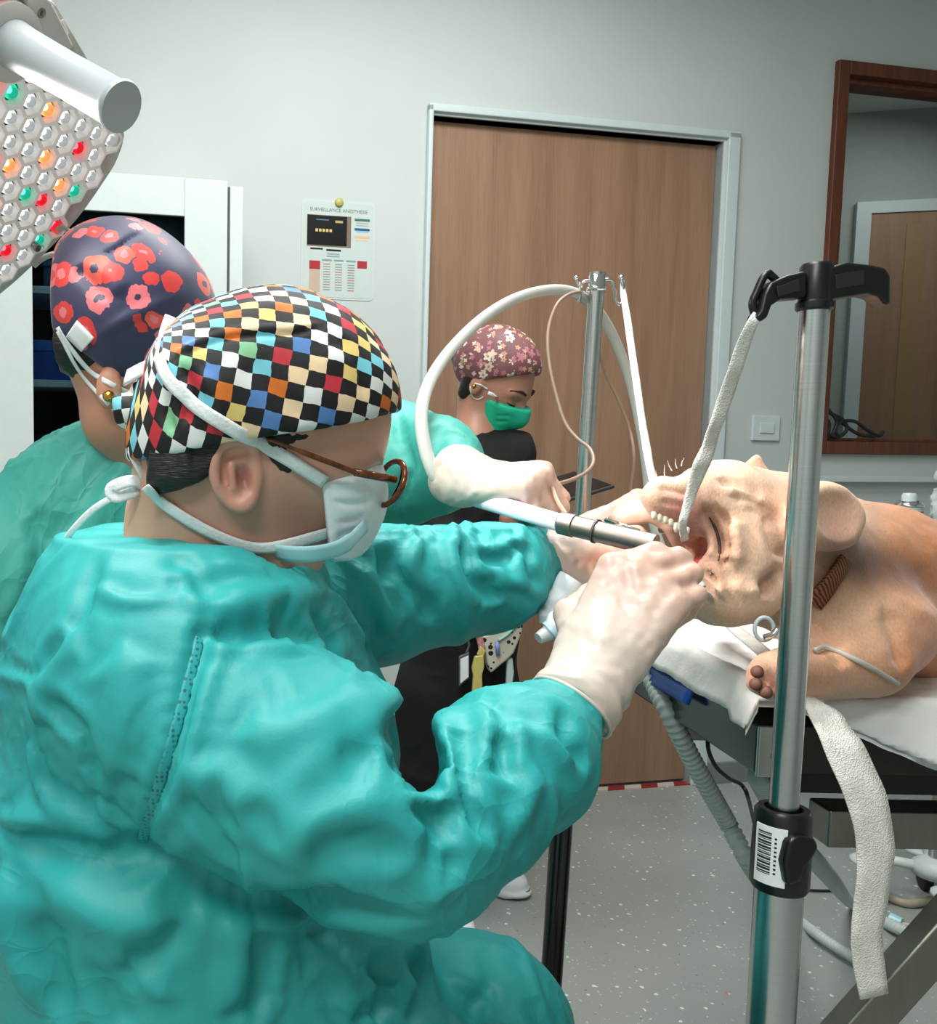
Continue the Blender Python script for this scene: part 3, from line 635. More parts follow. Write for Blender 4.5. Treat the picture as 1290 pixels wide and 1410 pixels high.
la_ = [(1112, 372), (1086, 378), (1062, 388), (1053, 404), (1048, 426), (1041, 436), (1048, 444), (1058, 436), (1064, 420), (1076, 412), (1112, 409)]
link('handle_arm', MB().prism([P(x, y, FPY_ - 0.010) for x, y in la_], (0, 0.020, 0)).mesh('handle_arm'), M_BLACK, hd_, bevel=0.003)
for q in ([(1070, 395), (1100, 384), (1102, 400), (1072, 408)], [(1150, 378), (1152, 398), (1190, 392), (1190, 372)]):
    link('recess_panel', MB().prism([P(x, y, FPY_ - 0.0128) for x, y in q], (0, 0.002, 0)).mesh('recess_panel'), plain('dark_grey_plastic', (38, 38, 40), 0.25), hd_, bevel=0.0005)
link('hook', MB().tube(spline([P(x, y, FPY_) for x, y in ((1078, 396), (1062, 380), (1057, 377), (1050, 384), (1042, 402), (1036, 418), (1040, 436))], 6), 0.0036, 10).mesh('hook'), M_BLACK, hd_, smooth=True)
for k in range(5):
    a = math.radians(72 * k + 20); d = np.array([math.cos(a), math.sin(a), 0])
    lg = link('base_leg', MB().tube([ax(0.07), ax(0.06) + d * 0.2, ax(0.05) + d * 0.27], [0.016, 0.013, 0.011], 10).mesh('base_leg'), M_BLACK, fp, smooth=True)
    link('caster', MB().lathe(ax(0.0225) + d * 0.27 - np.cross(d, WZ) * 0.01, np.cross(d, WZ), [(0.018, 0), (0.0225, 0.004), (0.0225, 0.016), (0.018, 0.02)], 16).mesh('caster'), M_RUBBER, lg, smooth=True)
# drip pole behind the hands
BT, BB = P(822, 384, 1.55), P(757, 1390, 1.55); bdir = unit(BB - BT); BF = BT + bdir * (BT[2] / -bdir[2])
bp = thing('drip_stand', 'slim steel drip stand with wire hooks in front of the door', 'drip stand', (BF[0], BF[1], 0))
on = lambda y: PP(800, y, BT, np.array([0, 1.0, 0])) if False else BT + (BB - BT) * ((y - 384) / (1390 - 384))
link('inner_tube', MB().tube([on(376), on(1000)], 0.0122, 24).mesh('inner_tube'), M_STEEL, bp, angle=40)
link('outer_tube', MB().tube([on(985), BF + np.array([0, 0, 0.05])], 0.0182, 24).mesh('outer_tube'), steel('dark_reflection_chrome', (70, 70, 70), 0.1), bp, angle=40)  # chrome colour darkened to hold its dark reflections
link('collar', MB().lathe(on(400), BT - BB, [(0.0155, 0), (0.0155, 0.006), (0.0135, 0.007), (0.0135, 0.024), (0.011, 0.027)], 20).mesh('collar'), M_CHROME, bp, smooth=True)
for pts in ([(815, 389), (806, 387), (800, 392), (799, 402), (797, 416), (799, 406), (797, 392), (793, 383)], [(826, 388), (836, 385), (843, 387), (846, 400), (848, 414), (852, 420), (857, 414), (858, 396), (855, 382)]):
    hk = link('hook', MB().tube(spline([P(x, y, 1.545 + 0.002 * i) for i, (x, y) in enumerate(pts)], 6), 0.0027, 8).mesh('hook'), M_CHROME, bp, smooth=True)
    e = P(*pts[-1], 1.545 + 0.002 * (len(pts) - 1)); link('hook_ball', MB().lathe(e - np.array([0, 0, 0.004]), WZ, [(0.001, 0), (0.004, 0.002), (0.0045, 0.004), (0.004, 0.006), (0.001, 0.008)], 10).mesh('hook_ball'), M_CHROME, hk, smooth=True)
for k in range(4):
    a = math.radians(90 * k + 35); d = np.array([math.cos(a), math.sin(a), 0]); c = np.array([BF[0], BF[1], 0])
    lg = link('base_leg', MB().tube([c + WZ * 0.07, c + d * 0.2 + WZ * 0.05, c + d * 0.25 + WZ * 0.045], [0.014, 0.011, 0.01], 10).mesh('base_leg'), M_BLACK, bp, smooth=True)
    link('caster', MB().lathe(c + WZ * 0.0225 + d * 0.25 - np.cross(d, WZ) * 0.01, np.cross(d, WZ), [(0.018, 0), (0.0225, 0.004), (0.0225, 0.016), (0.018, 0.02)], 16).mesh('caster'), M_RUBBER, lg, smooth=True)
# ---------------------------------------------------------------- surgical lamp
LN = unit((0.62, -0.34, -0.55)); LV = unit(WZ - np.dot(WZ, LN) * LN); LH = np.cross(LV, LN)
LC = P(-40, 150, 1.02)
M_LAMP = plain('lamp_white_plastic', (212, 206, 202), 0.35, var=0.02)
lamp = thing('surgical_lamp', 'white surgical lamp head with hexagonal lenses and a grip handle', 'lamp', LC - LN * 0.08)
out_px = [(62, -10), (90, 30), (128, 95), (168, 168), (162, 212), (140, 250), (104, 300), (55, 352), (0, 402), (-60, 440), (-150, 450), (-230, 400), (-270, 300), (-270, 160), (-220, 20), (-120, -60), (-20, -70)]
LO = [PP(x, y, LC, LN) for x, y in out_px]; LO = spline(LO, 3, True)
cen = sum(LO) / len(LO)
st = [[cen + (p - cen) * q - LN * w for p in LO] for q, w in ((0.0, 0.006), (0.93, 0.006), (0.945, -0.004), (0.99, -0.004), (1.0, 0.004), (1.0, 0.03), (0.97, 0.045), (0.6, 0.06), (0.0, 0.065))]
lr = rings(st); link('lamp_housing', lr.mesh('lamp_housing'), M_LAMP, lamp, angle=50)
lo2 = np.array([[np.dot(p - cen, LH), np.dot(p - cen, LV)] for p in LO])
def inside(x, y, sc=0.9):
    q = lo2 * sc; n = len(q); r = False
    for i in range(n):
        a, c = q[i], q[(i + 1) % n]
        if (a[1] > y) != (c[1] > y) and x < (c[0] - a[0]) * (y - a[1]) / (c[1] - a[1]) + a[0]: r = not r
    return r
def lens_mat(name, rgb, e):
    t = NT(name); nz = t.noise(t.coords(), 40, 2); t.set(base=lin(*rgb), rough=0.04, trans=1.0, ior=1.42, emit=lin(*rgb), emit_s=t.math('MULTIPLY', nz.outputs[0], e * (0.25 if name.startswith('clear') else 1.3))); return t.m
ML = [lens_mat('clear_led_lens', (236, 242, 242), 1.3), lens_mat('red_led_lens', (196, 20, 36), 0.9), lens_mat('green_led_lens', (20, 160, 130), 0.9), lens_mat('amber_led_lens', (224, 150, 90), 0.9)]
M_CUP = plain('lens_cup_reflector', (120, 120, 124), 0.15, metal=0.7, var=0.05)
hexr = 0.0165
def hexring(ro, ri, z0, z1):
    b = MB(); vs = []
    for r, z in ((ro, z0), (ro, z1), (ri, z1), (ri * 0.86, z0)):
        for k in range(6): a = math.radians(60 * k + 30); vs.append(LH * r * math.cos(a) + LV * r * math.sin(a) + LN * z)
    b.add(vs, [(i * 6 + k, i * 6 + (k + 1) % 6, (i + 1) * 6 + (k + 1) % 6, (i + 1) * 6 + k) for i in range(3) for k in range(6)]); return b
ring_me = hexring(hexr, hexr * 0.84, -0.006, 0.006).mesh('lens_frame'); ring_me.materials.append(plain('glowing_lens_frame', (232, 226, 222), 0.3, var=0.02, emit=(1, 0.95, 0.92, 1), emit_s=0.10, trans=0.1))  # weak emission stands in for LED light scattered in the frame plastic
cup_me = MB().lathe((0, 0, 0), LN, [(hexr * 0.7, -0.0045), (hexr * 0.45, -0.0052), (0, -0.0055)], 12).mesh('reflector_cup'); cup_me.materials.append(M_CUP); cup_me.polygons.foreach_set('use_smooth', [True] * len(cup_me.polygons))
led_me = MB().lathe((0, 0, 0), LN, [(0.0022, -0.0045), (0.0022, -0.003), (0.001, -0.0024)], 8).mesh('led'); led_me.materials.append(plain('lit_led', (255, 250, 240), 0.3, emit=(1, 0.97, 0.92, 1), emit_s=3.0))
dome = []
for m in ML:
    me = MB().lathe((0, 0, 0), LN, [(hexr * 0.52, -0.004), (hexr * 0.5, -0.001), (hexr * 0.4, 0.003), (hexr * 0.22, 0.0055), (0.0005, 0.0062)], 14).mesh('lens'); me.materials.append(m)
    me.polygons.foreach_set('use_smooth', [True] * len(me.polygons)); dome.append(me)
rnd = random.Random(4); cells = []
dx, dy = hexr * math.sqrt(3), hexr * 1.5
for r in range(-16, 17):
    for c in range(-14, 15):
        x = (c + 0.5 * (r % 2)) * dx; y = r * dy
        if inside(x, y): cells.append((x, y))
for x, y in cells:
    p = cen + LH * x + LV * y - LN * 0.0
    def put(me, nm, par):
        o = bpy.data.objects.new(nm, me); COL.objects.link(o); o.location = tuple(p); o.parent = par
        o.matrix_parent_inverse = Matrix.Translation(-ROOTLOC[lamp.name]) if par is lamp else Matrix.Translation(-Vector(p)); return o
    fr_ = put(ring_me, 'lens_frame', lamp)
    w = rnd.random(); put(dome[0 if w < 0.5 else 1 if w < 0.76 else 2 if w < 0.94 else 3], 'lens', fr_); put(cup_me, 'reflector_cup', fr_); put(led_me, 'led', fr_)
h0, h1 = PP(22, 66, LC + LN * 0.02, LN), None
HB = P(20, 62, 0.98); HT = P(168, 148, 0.90)
hx = unit(HT - HB); hl = np.linalg.norm(HT - HB)
hd2 = link('handle', MB().lathe(HB, hx, [(0.024, -0.02), (0.024, 0.0), (0.0225, 0.02), (0.0215, hl * 0.5), (0.022, hl - 0.012), (0.0235, hl - 0.008), (0.0245, hl - 0.003), (0.0235, hl), (0.0, hl + 0.001)], 32).mesh('handle'), plain('handle_grey_plastic', (168, 174, 178), 0.32, var=0.02), lamp, angle=40)
link('handle_mount', MB().lathe(HB - hx * 0.07, hx, [(0.05, 0), (0.046, 0.02), (0.038, 0.055), (0.038, 0.066), (0.03, 0.07)], 32).mesh('handle_mount'), M_LAMP, lamp, angle=40)
br = [(40, -20), (72, 2), (104, 66), (84, 76), (40, 40)]
link('handle_bracket', MB().prism([PP(x, y, LC + LN * 0.014, LN) for x, y in br], -LN * 0.02).mesh('handle_bracket'), M_LAMP, lamp, bevel=0.004)
for x, y in ((57, 18), (170, 168), (52, 342)):
    link('rim_screw', MB().lathe(PP(x, y, LC + LN * 0.014, LN), LN, [(0.005, -0.012), (0.005, 0.001), (0.003, 0.0015), (0.0025, 0.0)], 10).mesh('rim_screw'), M_DSTEEL, lamp, smooth=True)
link('edge_clip', MB().tube(spline([PP(x, y, LC + LN * 0.003, LN) for x, y in ((76, 312), (88, 314), (96, 322), (99, 330))], 5), [0.004] * 15 + [0.003], 8).mesh('edge_clip'), M_LAMP, lamp, smooth=True)
link('edge_clip', MB().tube(spline([PP(x, y, LC - LN * 0.01, LN) for x, y in ((46, 366), (58, 356), (74, 350), (84, 352))], 5), [0.004] * 16, 8).mesh('edge_clip'), M_LAMP, lamp, smooth=True)
arm_ = [cen - LN * 0.06, cen - LN * 0.16, cen - LN * 0.22 + WZ * 0.15, np.array([cen[0] - 0.5, cen[1] + 0.1, 2.35]), np.array([cen[0] - 0.5, cen[1] + 0.1, 3.05])]
link('ceiling_arm', MB().tube(spline(arm_, 6), 0.022, 14).mesh('ceiling_arm'), M_LAMP, lamp, smooth=True)
tgt = P(950, 735, 1.02)
sp = bpy.data.lights.new('surgical_lamp_beam', 'SPOT'); sp.energy = 22; sp.color = (1.0, 0.93, 0.84); sp.spot_size = math.radians(27); sp.spot_blend = 0.6; sp.shadow_soft_size = 0.05
so = bpy.data.objects.new('surgical_lamp_beam', sp); COL.objects.link(so); so.location = tuple(LC + LN * 0.05 + np.array([0, 0, 0.0]))
so.rotation_euler = Vector(tgt - np.array(so.location)).to_track_quat('-Z', 'Y').to_euler()
sp2 = bpy.data.lights.new('surgical_lamp_spill', 'SPOT'); sp2.energy = 4.5; sp2.color = (1.0, 0.96, 0.92); sp2.spot_size = math.radians(140); sp2.spot_blend = 1.0; sp2.shadow_soft_size = 0.06
so = bpy.data.objects.new('surgical_lamp_spill', sp2); COL.objects.link(so); so.location = tuple(LC + LN * 0.03); so.rotation_euler = Vector(LN).to_track_quat('-Z', 'Y').to_euler()
# ---------------------------------------------------------------- trolley and the things on it
TD = 2.42; ty = 0.95
tc = P(1330, 700, TD); tc[2] = 0
tr = thing('instrument_trolley', 'wheeled trolley with a white tray behind the dog', 'trolley', tc)
link('tray', MB().box(tc + WZ * (ty - 0.01), (0.26, 0, 0), (0, 0.19, 0), (0, 0, 0.01)).mesh('tray'), M_WHITE, tr, bevel=0.006)
link('column', MB().tube([tc + WZ * 0.13, tc + WZ * (ty - 0.02)], 0.025, 20).mesh('column'), M_STEEL, tr, angle=40)
link('hub', MB().lathe(tc + WZ * 0.1, WZ, [(0.06, 0), (0.06, 0.03), (0.03, 0.05)], 20).mesh('hub'), M_WHITE, tr, smooth=True)
c1 = PZ(1268, 1222, 0.0)
for k in range(4):
    base = c1 - tc; a = math.atan2(base[1], base[0]) + k * math.pi / 2; L_ = np.linalg.norm(base[:2]); d = np.array([math.cos(a), math.sin(a), 0])
    lg = link('trolley_leg', MB().tube([tc + WZ * 0.115, tc + d * L_ + WZ * 0.125], [0.016, 0.012], 10).mesh('trolley_leg'), M_WHITE, tr, smooth=True)
    e = tc + d * L_
    link('bumper_disc', MB().lathe(e + WZ * 0.10, WZ, [(0.04, 0), (0.05, 0.006), (0.05, 0.014), (0.04, 0.02), (0.014, 0.022), (0.012, 0.05)], 24).mesh('bumper_disc'), M_WHITE, lg, smooth=True)
    fk = link('caster_fork', MB().tube([e + WZ * 0.1, e + WZ * 0.075 + np.array([0.0, -0.015, 0]), e + np.array([0.012, -0.022, 0.035])], [0.012, 0.014, 0.012], 8).mesh('caster_fork'), M_BLACK, lg, smooth=True)
    link('wheel', MB().lathe(e + np.array([0.0, -0.012, 0.036]), (1, -0.25, 0), [(0.028, -0.012), (0.036, -0.008), (0.036, 0.008), (0.028, 0.012)], 22).mesh('wheel'), M_RUBBER, lg, smooth=True)
def onT(x, d=TD): q = P(x, 740, d); q[2] = ty; return q
q = onT(1248, 2.38); can = thing('spray_can', 'pale grey aerosol can with white cap standing on the trolley', 'spray can', q)
link('can_body', MB().lathe(q, WZ, [(0.030, 0), (0.0315, 0.003), (0.0315, 0.135), (0.030, 0.139)], 28).mesh('can_body'), plain('can_print_grey', (176, 190, 186), 0.3, var=0.05), can, angle=40)
link('can_band', MB().lathe(q + WZ * 0.118, WZ, [(0.0317, 0), (0.0319, 0.001), (0.0319, 0.008), (0.0317, 0.009)], 28).mesh('can_band'), plain('can_print_green', (96, 124, 116), 0.3), can, angle=40)
link('can_shoulder', MB().lathe(q + WZ * 0.139, WZ, [(0.0325, 0), (0.0325, 0.004), (0.026, 0.012), (0.02, 0.014)], 28).mesh('can_shoulder'), M_CHROME, can, angle=40)
link('can_cap', MB().lathe(q + WZ * 0.152, WZ, [(0.017, 0), (0.017, 0.014), (0.014, 0.02), (0.0, 0.021)], 24).mesh('can_cap'), M_FRAME, can, angle=40)
q = onT(1273, 2.40); jar = thing('small_jar', 'short white jar right of the aerosol can', 'jar', q)
link('jar_body', MB().lathe(q, WZ, [(0.018, 0), (0.02, 0.003), (0.02, 0.085), (0.017, 0.09)], 20).mesh('jar_body'), M_FRAME, jar, angle=40)
link('jar_lid', MB().lathe(q + WZ * 0.09, WZ, [(0.019, 0), (0.019, 0.014), (0.017, 0.016)], 20).mesh('jar_lid'), M_WHITE, jar, angle=40)
q = onT(1288, 2.28); kit = thing('instrument_case', 'black case lying on the trolley in front of the jar', 'case', q)
link('case_body', MB().box(q + WZ * 0.04, (0.052, 0, 0), (0, 0.03, 0), (0, 0, 0.04)).mesh('case_body'), M_RUBBER, kit, bevel=0.006)
link('case_lid', MB().box(q + WZ * 0.093, (0.052, 0, 0.008), (0, 0.03, 0), (-0.001, 0, 0.011)).mesh('case_lid'), M_BLACK, kit, bevel=0.004)
q = onT(1318, 2.46); cy_ = Clay(q - np.array([0.1, 0.08, 0.0]), q + np.array([0.1, 0.08, 0.25]), 0.006)
cy_.add(Ell(q + WZ * 0.07, (0.06, 0.05, 0.075)), 0.02).add(Ell(q + WZ * 0.14 + np.array([-0.02, 0, 0]), (0.045, 0.04, 0.06)), 0.03).add(Cone(q + WZ * 0.17, q + WZ * 0.215 + np.array([-0.03, 0, 0]), 0.02, 0.03), 0.02)
sh = cy_.net(1); sh.push(0.008 * (1 - 2 * np.abs(vnoise(sh.v * 45, 2))) + 0.004 * vnoise(sh.v * 100, 4))
tag(link('plastic_bag', sh.mesh('plastic_bag'), plain('milky_plastic', (214, 222, 220), 0.25, var=0.04, trans=0.25)), 'crumpled translucent white plastic bag at the right end of the trolley', 'bag')
# ================================================================ the dog
def col_attr(sh, base, blobs):
    c = np.tile(np.array(lin(*base)[:3]), (len(sh.v), 1))
    for p, r, rgb, st in blobs:
        r = np.asarray(r, float) if not isinstance(r, (int, float)) else np.array([r, r, r])
        w = st * np.exp(-(((sh.v - np.asarray(p)) / r) ** 2).sum(1)); c = c * (1 - w[:, None]) + np.array(lin(*rgb)[:3])[None] * w[:, None]
    sh.attr['col'] = c; return sh
def attr_mat(name, attr='col', rough=0.6, var=0.12, nscale=(300, 60, 60), bump=0.25, **kw):
    t = NT(name); a = t.n('ShaderNodeAttribute'); a.attribute_name = attr
    n = t.noise(t.coords(scale=nscale), 1.0, 4, 0.65); f = t.ramp(n.outputs[0], [(0.3, (1 - var,) * 3 + (1,)), (0.7, (1 + var * 0.3,) * 3 + (1,))])
    t.set(base=t.mix(1.0, a.outputs['Color'], f, 'MULTIPLY'), rough=rough, **kw)
    if bump: t.bump(n.outputs[0], bump, 0.003)
    return t.m
def ears_axes(n, up):
    n = unit(n); up = unit(up - np.dot(up, n) * n); return np.array([np.cross(up, n), n, up])
dk = Clay(P(880, 980, 0.92) + np.array([-0.03, 0, -0.05]), np.array([1.12, 1.36, 1.25]), 0.0034)
dk.add(Ell(P(1062, 742, 1.09), (0.080, 0.085, 0.078)), 0.02)
dk.add(Ell(P(1000, 702, 1.07), (0.058, 0.065, 0.056)), 0.03)
dk.add(Ell(P(1015, 775, 1.03), (0.058, 0.045, 0.062)), 0.03)
dk.add(Ell(P(1012, 815, 1.03), (0.046, 0.042, 0.034)), 0.025)
dk.add(Cone(P(985, 690, 1.05), P(925, 690, 1.03), 0.045, 0.028), 0.02)
dk.add(Cone(P(925, 682, 1.03), P(905, 682, 1.02), 0.020, 0.0165), 0.012)
dk.add(Cone(P(985, 815, 1.06), P(968, 800, 1.05), 0.035, 0.022), 0.015)     # lower jaw
dk.add(Cone(P(1085, 770, 1.11), P(1190, 800, 1.16), 0.085, 0.098), 0.03)     # neck
dk.add(Cone(P(1190, 815, 1.17), P(1440, 862, 1.19), 0.100, 0.112), 0.03)     # trunk
dk.add(Ell(P(1185, 868, 1.05), (0.085, 0.055, 0.062)), 0.03)                 # shoulder
dk.add(Cone(P(1195, 905, 1.02), P(1110, 925, 0.985), 0.043, 0.031), 0.025)   # foreleg
dk.add(Cone(P(1110, 925, 0.985), P(1068, 930, 0.965), 0.030, 0.026), 0.012)
for x, y, d, r in ((1046, 925, 0.955, 0.0115), (1044, 940, 0.95, 0.011), (1058, 948, 0.945, 0.0115), (1074, 948, 0.945, 0.011)): dk.add(Ell(P(x, y, d), (r, r * 1.1, r)), 0.004)
dk.cut(Ell(P(925, 752, 1.0), (0.030, 0.06, 0.030)), 0.012); dk.cut(Cone(P(935, 742, 0.98), P(962, 760, 1.06), 0.018, 0.016), 0.008)
dk.cut(Cone(P(948, 722, 1.0), P(966, 800, 1.0), 0.010, 0.008), 0.008)
dk.cut(Cone(P(930, 640, 0.98), P(922, 662, 1.12), 0.006, 0.006), 0.012)
# ears: the near one a wide cupped flap, the far one a tip
EN = unit(np.array([0.18, -0.95, 0.18])); EA = ears_axes(EN, np.array([0.35, 0, 1.0]))
ec = P(1138, 712, 0.995)
dk.add(Ell(ec, (0.044, 0.020, 0.038), EA), 0.008); dk.add(Cone(P(1092, 720, 1.04), P(1112, 730, 1.01), 0.028, 0.022), 0.012)
dk.cut(Ell(ec + EN * 0.026, (0.037, 0.024, 0.030), EA), 0.004)
dk.add(Cone(P(1042, 660, 1.17), P(1041, 632, 1.165), 0.016, 0.006), 0.012); dk.add(Cone(P(1040, 660, 1.17), P(1030, 641, 1.165), 0.014, 0.005), 0.01)
dog = dk.net(2); bv = dog.bvh()
def dstroke(sh, bv, pix, w, a, **kw):
    pts = [hit(bv, x, y)[0] for x, y in pix]; pts = [p for p in pts if p is not None]
    if len(pts) >= 2: sh.stroke(pts, w, a, **kw)
for pix, w, a in (([(966, 690), (978, 715), (990, 745), (992, 772)], 0.007, -0.010), ([(984, 692), (1000, 722), (1002, 760), (994, 782)], 0.006, -0.008), ([(975, 705), (990, 735), (994, 765)], 0.006, 0.004),
                  ([(958, 700), (970, 745), (978, 790), (986, 822)], 0.007, -0.008), ([(968, 745), (982, 790), (1000, 830)], 0.008, 0.006), ([(1004, 712), (1016, 745), (1012, 785)], 0.010, 0.006),
                  ([(985, 660), (1020, 668), (1060, 690)], 0.009, -0.004), ([(1000, 682), (1040, 688), (1068, 705)], 0.008, -0.004), ([(990, 672), (1030, 678), (1064, 698)], 0.008, 0.004), ([(1020, 700), (1060, 708), (1076, 735)], 0.008, -0.003),
                  ([(1048, 825), (1066, 800), (1090, 782)], 0.012, -0.012), ([(1060, 690), (1064, 730), (1072, 760), (1094, 770)], 0.009, -0.008), ([(1110, 880), (1150, 895), (1160, 925)], 0.010, -0.006),
                  ([(900, 672), (930, 676), (955, 684)], 0.005, -0.004), ([(905, 690), (930, 694), (958, 700)], 0.004, -0.003), ([(1110, 850), (1140, 880), (1100, 905)], 0.012, -0.006),
                  ([(1215, 830), (1238, 880), (1240, 930)], 0.012, -0.008), ([(1000, 800), (1030, 815), (1056, 800)], 0.010, 0.004), ([(1050, 934), (1051, 948)], 0.003, -0.004), ([(1066, 938), (1066, 952)], 0.003, -0.004)):
    dstroke(dog, bv, pix, w, a * 1.3)
dog.push(0.0012 * vnoise(dog.v * 60, 2) + 0.0025 * vnoise(dog.v * 22, 5)); bv = dog.bvh()
D = lambda x, y: (lambda h: h if h is not None else P(x, y, 1.05))(hit(bv, x, y)[0])
blobs = [(P(1310, 830, 1.15), (0.15, 0.4, 0.25), (192, 112, 50), 1.0), (P(1220, 740, 1.15), (0.09, 0.3, 0.06), (196, 116, 54), 0.95), (D(1260, 900), (0.06, 0.1, 0.08), (184, 100, 44), 0.9)]
dark_ = []
for x, y, r_, st in ((1150, 752, 0.022, 0.85), (1165, 768, 0.022, 0.85), (1185, 776, 0.020, 0.85), (1205, 780, 0.020, 0.8), (1228, 786, 0.018, 0.7), (1252, 794, 0.018, 0.6), (1280, 802, 0.018, 0.55), (1140, 790, 0.018, 0.7), (1126, 812, 0.018, 0.7), (1108, 828, 0.02, 0.5)): dark_.append((D(x, y), (r_ * 1.3, 0.08, r_ * 1.1), (96, 52, 30), st))
for x, y, r_ in ((976, 700, 0.005), (984, 716, 0.006), (990, 732, 0.006), (994, 748, 0.007), (995, 762, 0.007), (992, 776, 0.006), (1002, 742, 0.005), (964, 706, 0.005), (970, 735, 0.005), (976, 765, 0.005), (984, 795, 0.006), (1066, 705, 0.007), (1068, 730, 0.008), (1074, 752, 0.008), (1060, 800, 0.008), (1050, 815, 0.008)): blobs.append((D(x, y), (r_, 0.02, r_ * 1.6), (150, 92, 62), 0.55))  # eye line and face folds, crease shade darkened into the fur colour
blobs += [(D(1190, 850), (0.06, 0.05, 0.045), (232, 186, 150), 0.8), (D(1150, 905), (0.05, 0.05, 0.03), (206, 146, 104), 0.6), (D(1120, 935), (0.06, 0.05, 0.02), (190, 124, 82), 0.7), (D(1055, 938), (0.02, 0.03, 0.02), (150, 94, 70), 0.9),
         (D(935, 700), (0.022, 0.04, 0.016), (226, 140, 130), 0.9), (D(900, 680), 0.02, (224, 176, 152), 0.6), (P(938, 750, 1.03), (0.022, 0.06, 0.035), (120, 40, 46), 0.95), (D(962, 770), (0.006, 0.03, 0.05), (205, 130, 118), 0.8),
         (ec - EN * 0.0, (0.032, 0.022, 0.028), (240, 186, 160), 0.9)]
blobs = blobs[:3] + blobs[-9:-8] + dark_ + blobs[3:-9] + blobs[-8:]
col_attr(dog, (240, 198, 168), blobs)
dg_ = thing('dog', 'fawn short-muzzled dog lying on the operating table with its lip held open', 'dog', (P(1190, 900, 1.15)[0], 1.15, PADZ))
link('body', dog.mesh('body'), attr_mat('short_fawn_fur', rough=0.55, var=0.2, nscale=(500, 120, 260), bump=0.35, sheen=0.3, sss=0.06, sss_s=0.004), dg_)
ey_ = [hit(bv, x, y, 0.0006)[0] for x, y in ((977, 712), (984, 726), (989, 742), (991, 758), (989, 772))]
link('closed_eyelid', MB().tube(spline(ey_, 5), [0.0008] * 4 + [0.0017] * 13 + [0.0008] * 4, 8).mesh('closed_eyelid'), plain('dark_eyelid_skin', (62, 36, 28), 0.5), dg_, smooth=True)
# teeth, tongue
M_TOOTH = plain('tooth_enamel', (236, 226, 206), 0.15); M_TONGUE = plain('wet_pink_tongue', (170, 70, 76), 0.2, sss=0.2, sss_s=0.005)
for i in range(7):
    p = P(900 + i * 7.5, 712 + i * 3.2 + (2 if i > 3 else 0), 1.015 - 0.001 * i)
    link('tooth', MB().lathe(p + WZ * 0.006, (0.05, 0, -1), [(0.0022, 0), (0.0034, 0.002), (0.003, 0.006), (0.0012, 0.011 if i == 4 else 0.009)], 8).mesh('tooth'), M_TOOTH, dg_, smooth=True)
tg = Clay(P(930, 800, 0.98), P(990, 740, 1.09) + 0.01, 0.002); tg.add(Cone(P(978, 776, 1.07), P(962, 782, 1.02), 0.013, 0.010), 0.01)
link('tongue', tg.net(1).mesh('tongue'), M_TONGUE, dg_)
# dewclaws and claws on the paw
for x, y, d in ((1040, 925, 0.944), (1038, 942, 0.940), (1052, 953, 0.935), (1072, 954, 0.935)):
    link('toe_pad', MB().lathe(P(x, y, d), P(x - 40, y, d - 0.02) - P(x, y, d), [(0.0068, -0.004), (0.0058, 0.0), (0.0034, 0.0018), (0.0008, 0.0024)], 12).mesh('toe_pad'), plain('paw_pad_skin', (116, 76, 62), 0.65), dg_, smooth=True)
M_WHISK = plain('pale_whisker', (240, 226, 206), 0.4)
for a, c in (((908, 664), (903, 648)), ((916, 661), (915, 640)), ((925, 648), (919, 634)), ((932, 645), (930, 632)), ((898, 670), (890, 662)), ((938, 642), (942, 630))):
    link('whisker', MB().tube([P(*a, 1.03), P((a[0] + c[0]) / 2 - 1, (a[1] + c[1]) / 2, 1.03), P(*c, 1.028)], [0.0007, 0.0005, 0.0002], 5).mesh('whisker'), M_WHISK, dg_)
# woven collar
def weave(name, a, b_, sc):
    t = NT(name); v = t.coords(scale=(sc, sc, sc)); w = t.n('ShaderNodeTexWave'); w.wave_type = 'BANDS'; w.bands_direction = 'DIAGONAL'; w.inputs['Scale'].default_value = 1.0; w.inputs['Distortion'].default_value = 2.5; t.l(v, w.inputs[0])
    t.set(base=t.ramp(w.outputs[0], [(0.3, lin(*a)), (0.7, lin(*b_))]), rough=0.6); t.bump(w.outputs[0], 0.5, 0.002); return t.m
M_COLLAR = weave('woven_brown_collar', (70, 36, 18), (150, 88, 48), 130)
cpx = [(1162, 770), (1152, 786), (1138, 806), (1118, 830)]
ribbon(bv, cpx, 0.022, 0.003, 0.004, M_COLLAR, 'collar', dg_, dflt=1.06)
M_SIL = plain('clear_silicone_line', (226, 226, 224), 0.2, var=0.02, trans=0.5)
